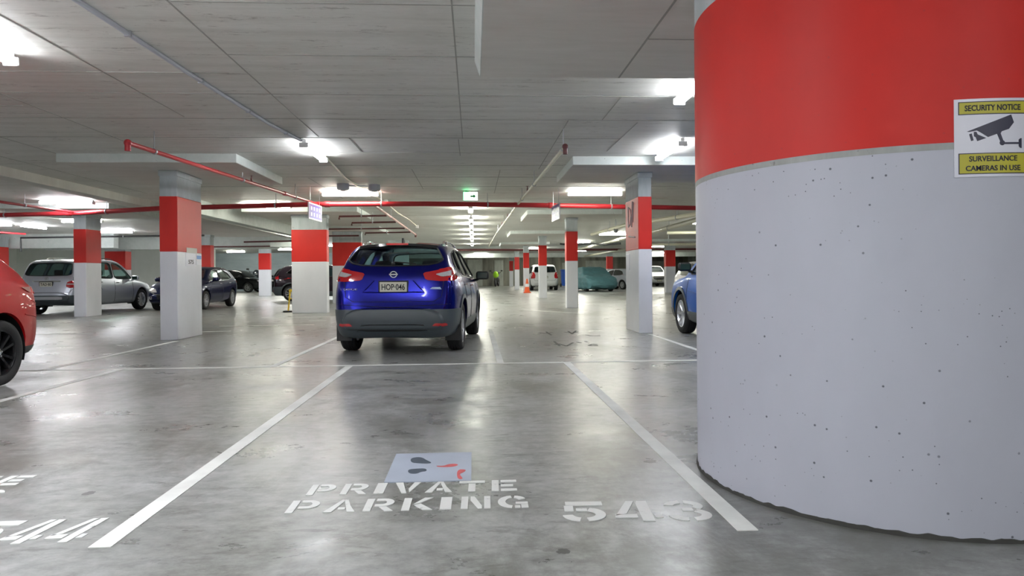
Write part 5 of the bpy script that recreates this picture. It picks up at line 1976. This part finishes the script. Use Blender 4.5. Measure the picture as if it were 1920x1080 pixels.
def motorbike(x, y, rz, fair, label, scale=1.0):
    t = empty('motorbike', (x, y, 0), rz, scale)
    for wx in (.68, -.68):
        bm = bmesh.new()
        lathe(bm, [(.20, -.05), (.28, -.06), (.31, -.03), (.315, 0), (.31, .03), (.28, .06), (.20, .05)], 'Y', 28)
        wv = obj('wheel', bm, M['tyre'], t, True)
        wv.location = (wx, 0, .315)
        bm = bmesh.new()
        lathe(bm, [(.19, -.02), (.215, -.02), (.215, .02), (.19, .02), (.19, -.02)], 'Y', 24)
        for k in range(6):
            a = math.pi * k / 3
            cyl(bm, (0, 0, 0), (.2 * math.cos(a), 0, .2 * math.sin(a)), .014, seg=6)
        obj('rim', bm, M['galv'], wv)
    bm = bmesh.new()
    for sg in (1, -1):
        tube(bm, [(.68, sg * .09, .315), (.45, sg * .09, .92)], .022, 8)
        tube(bm, [(-.68, sg * .09, .315), (-.15, sg * .08, .42)], .022, 8)
    tube(bm, [(.42, -.34, .98), (.50, -.1, .97), (.50, .1, .97), (.42, .34, .98)], .016, 8)
    obj('frame', bm, M['black'], t, True)
    bm = bmesh.new()
    sphere(bm, (-.02, 0, .46), .25, 1.1, .7, .8)
    obj('engine', bm, M['under'], t, True)
    bm = bmesh.new()
    sphere(bm, (.18, 0, .80), .22, 1.25, .75, .72)
    obj('fuel_tank', bm, fair, t, True)
    bm = bmesh.new()
    sphere(bm, (.56, 0, .84), .20, .8, .95, 1.25)
    obj('fairing', bm, fair, t, True)
    bm = bmesh.new()
    sphere(bm, (.66, 0, .86), .075, .6, 1.2, .9)
    obj('headlamp', bm, M['lamp_clear'], t, True)
    bm = bmesh.new()
    tube(bm, [(-.05, 0, .78), (-.35, 0, .78), (-.62, 0, .88), (-.80, 0, .94)], .085, 10)
    obj('saddle', bm, M['black'], t, True)
    for sg in (1, -1):
        bm = bmesh.new()
        sphere(bm, (.42, sg * .40, 1.12), .07, .4, 1.1, .7)
        tube(bm, [(.44, sg * .30, .98), (.42, sg * .38, 1.10)], .01, 6)
        obj('mirror', bm, M['black'], t, True)
    tag(t, label, 'motorcycle')
    return t


motorbike(2.25, 66.0, R(-100), M['lime'], 'lime green motorbike standing by the far wall right of the blue car mirror', 1.35)
x_, y_ = at(480, 546)
motorbike(x_, y_, R(-70), pm('dark_bike_paint', (.02, .025, .035), .25, coat=1.0), 'dark motorbike left of the slim column before the block wall', 1.5)

# folding yellow parking post beside the broad column
yp = empty('parking_post', (-5.42, 20.6, 0))
obj('post_foot', BX(-.20, .16, -.12, .12, 0, .05, .01), M['black'], yp)
bm = bmesh.new()
tube(bm, [(-.08, 0, .05), (-.02, 0, .62)], .022, 8)
tube(bm, [(.10, 0, .05), (.04, 0, .62)], .022, 8)
tube(bm, [(-.04, 0, .40), (.06, 0, .40)], .016, 8)
obj('post_frame', bm, M['yellow'], yp, True)
obj('post_cap', BX(-.05, .07, -.03, .03, .60, .68, .012), M['yellow'], yp)
tag(yp, 'small yellow parking post with a black foot left of the broad column', 'parking post')

# cabinet board leaning at the cream wall
cb2 = empty('wall_board', (-22.6, 41.7, 0))
obj('board_face', BX(-.75, .75, -.06, .06, .3, 2.15, .01), pm('pale_blue_board', (.5, .6, .66), .5), cb2)
obj('board_edge', BX(-.82, -.75, -.08, .08, .3, 2.18, .005), M['black'], cb2)
for sg in (1, -1):
    obj('board_leg', BX(sg * .6 - .04, sg * .6 + .04, -.04, .04, 0, .32), M['black'], cb2)
tag(cb2, 'pale blue upright board before the cream wall above the silver estate', 'board')
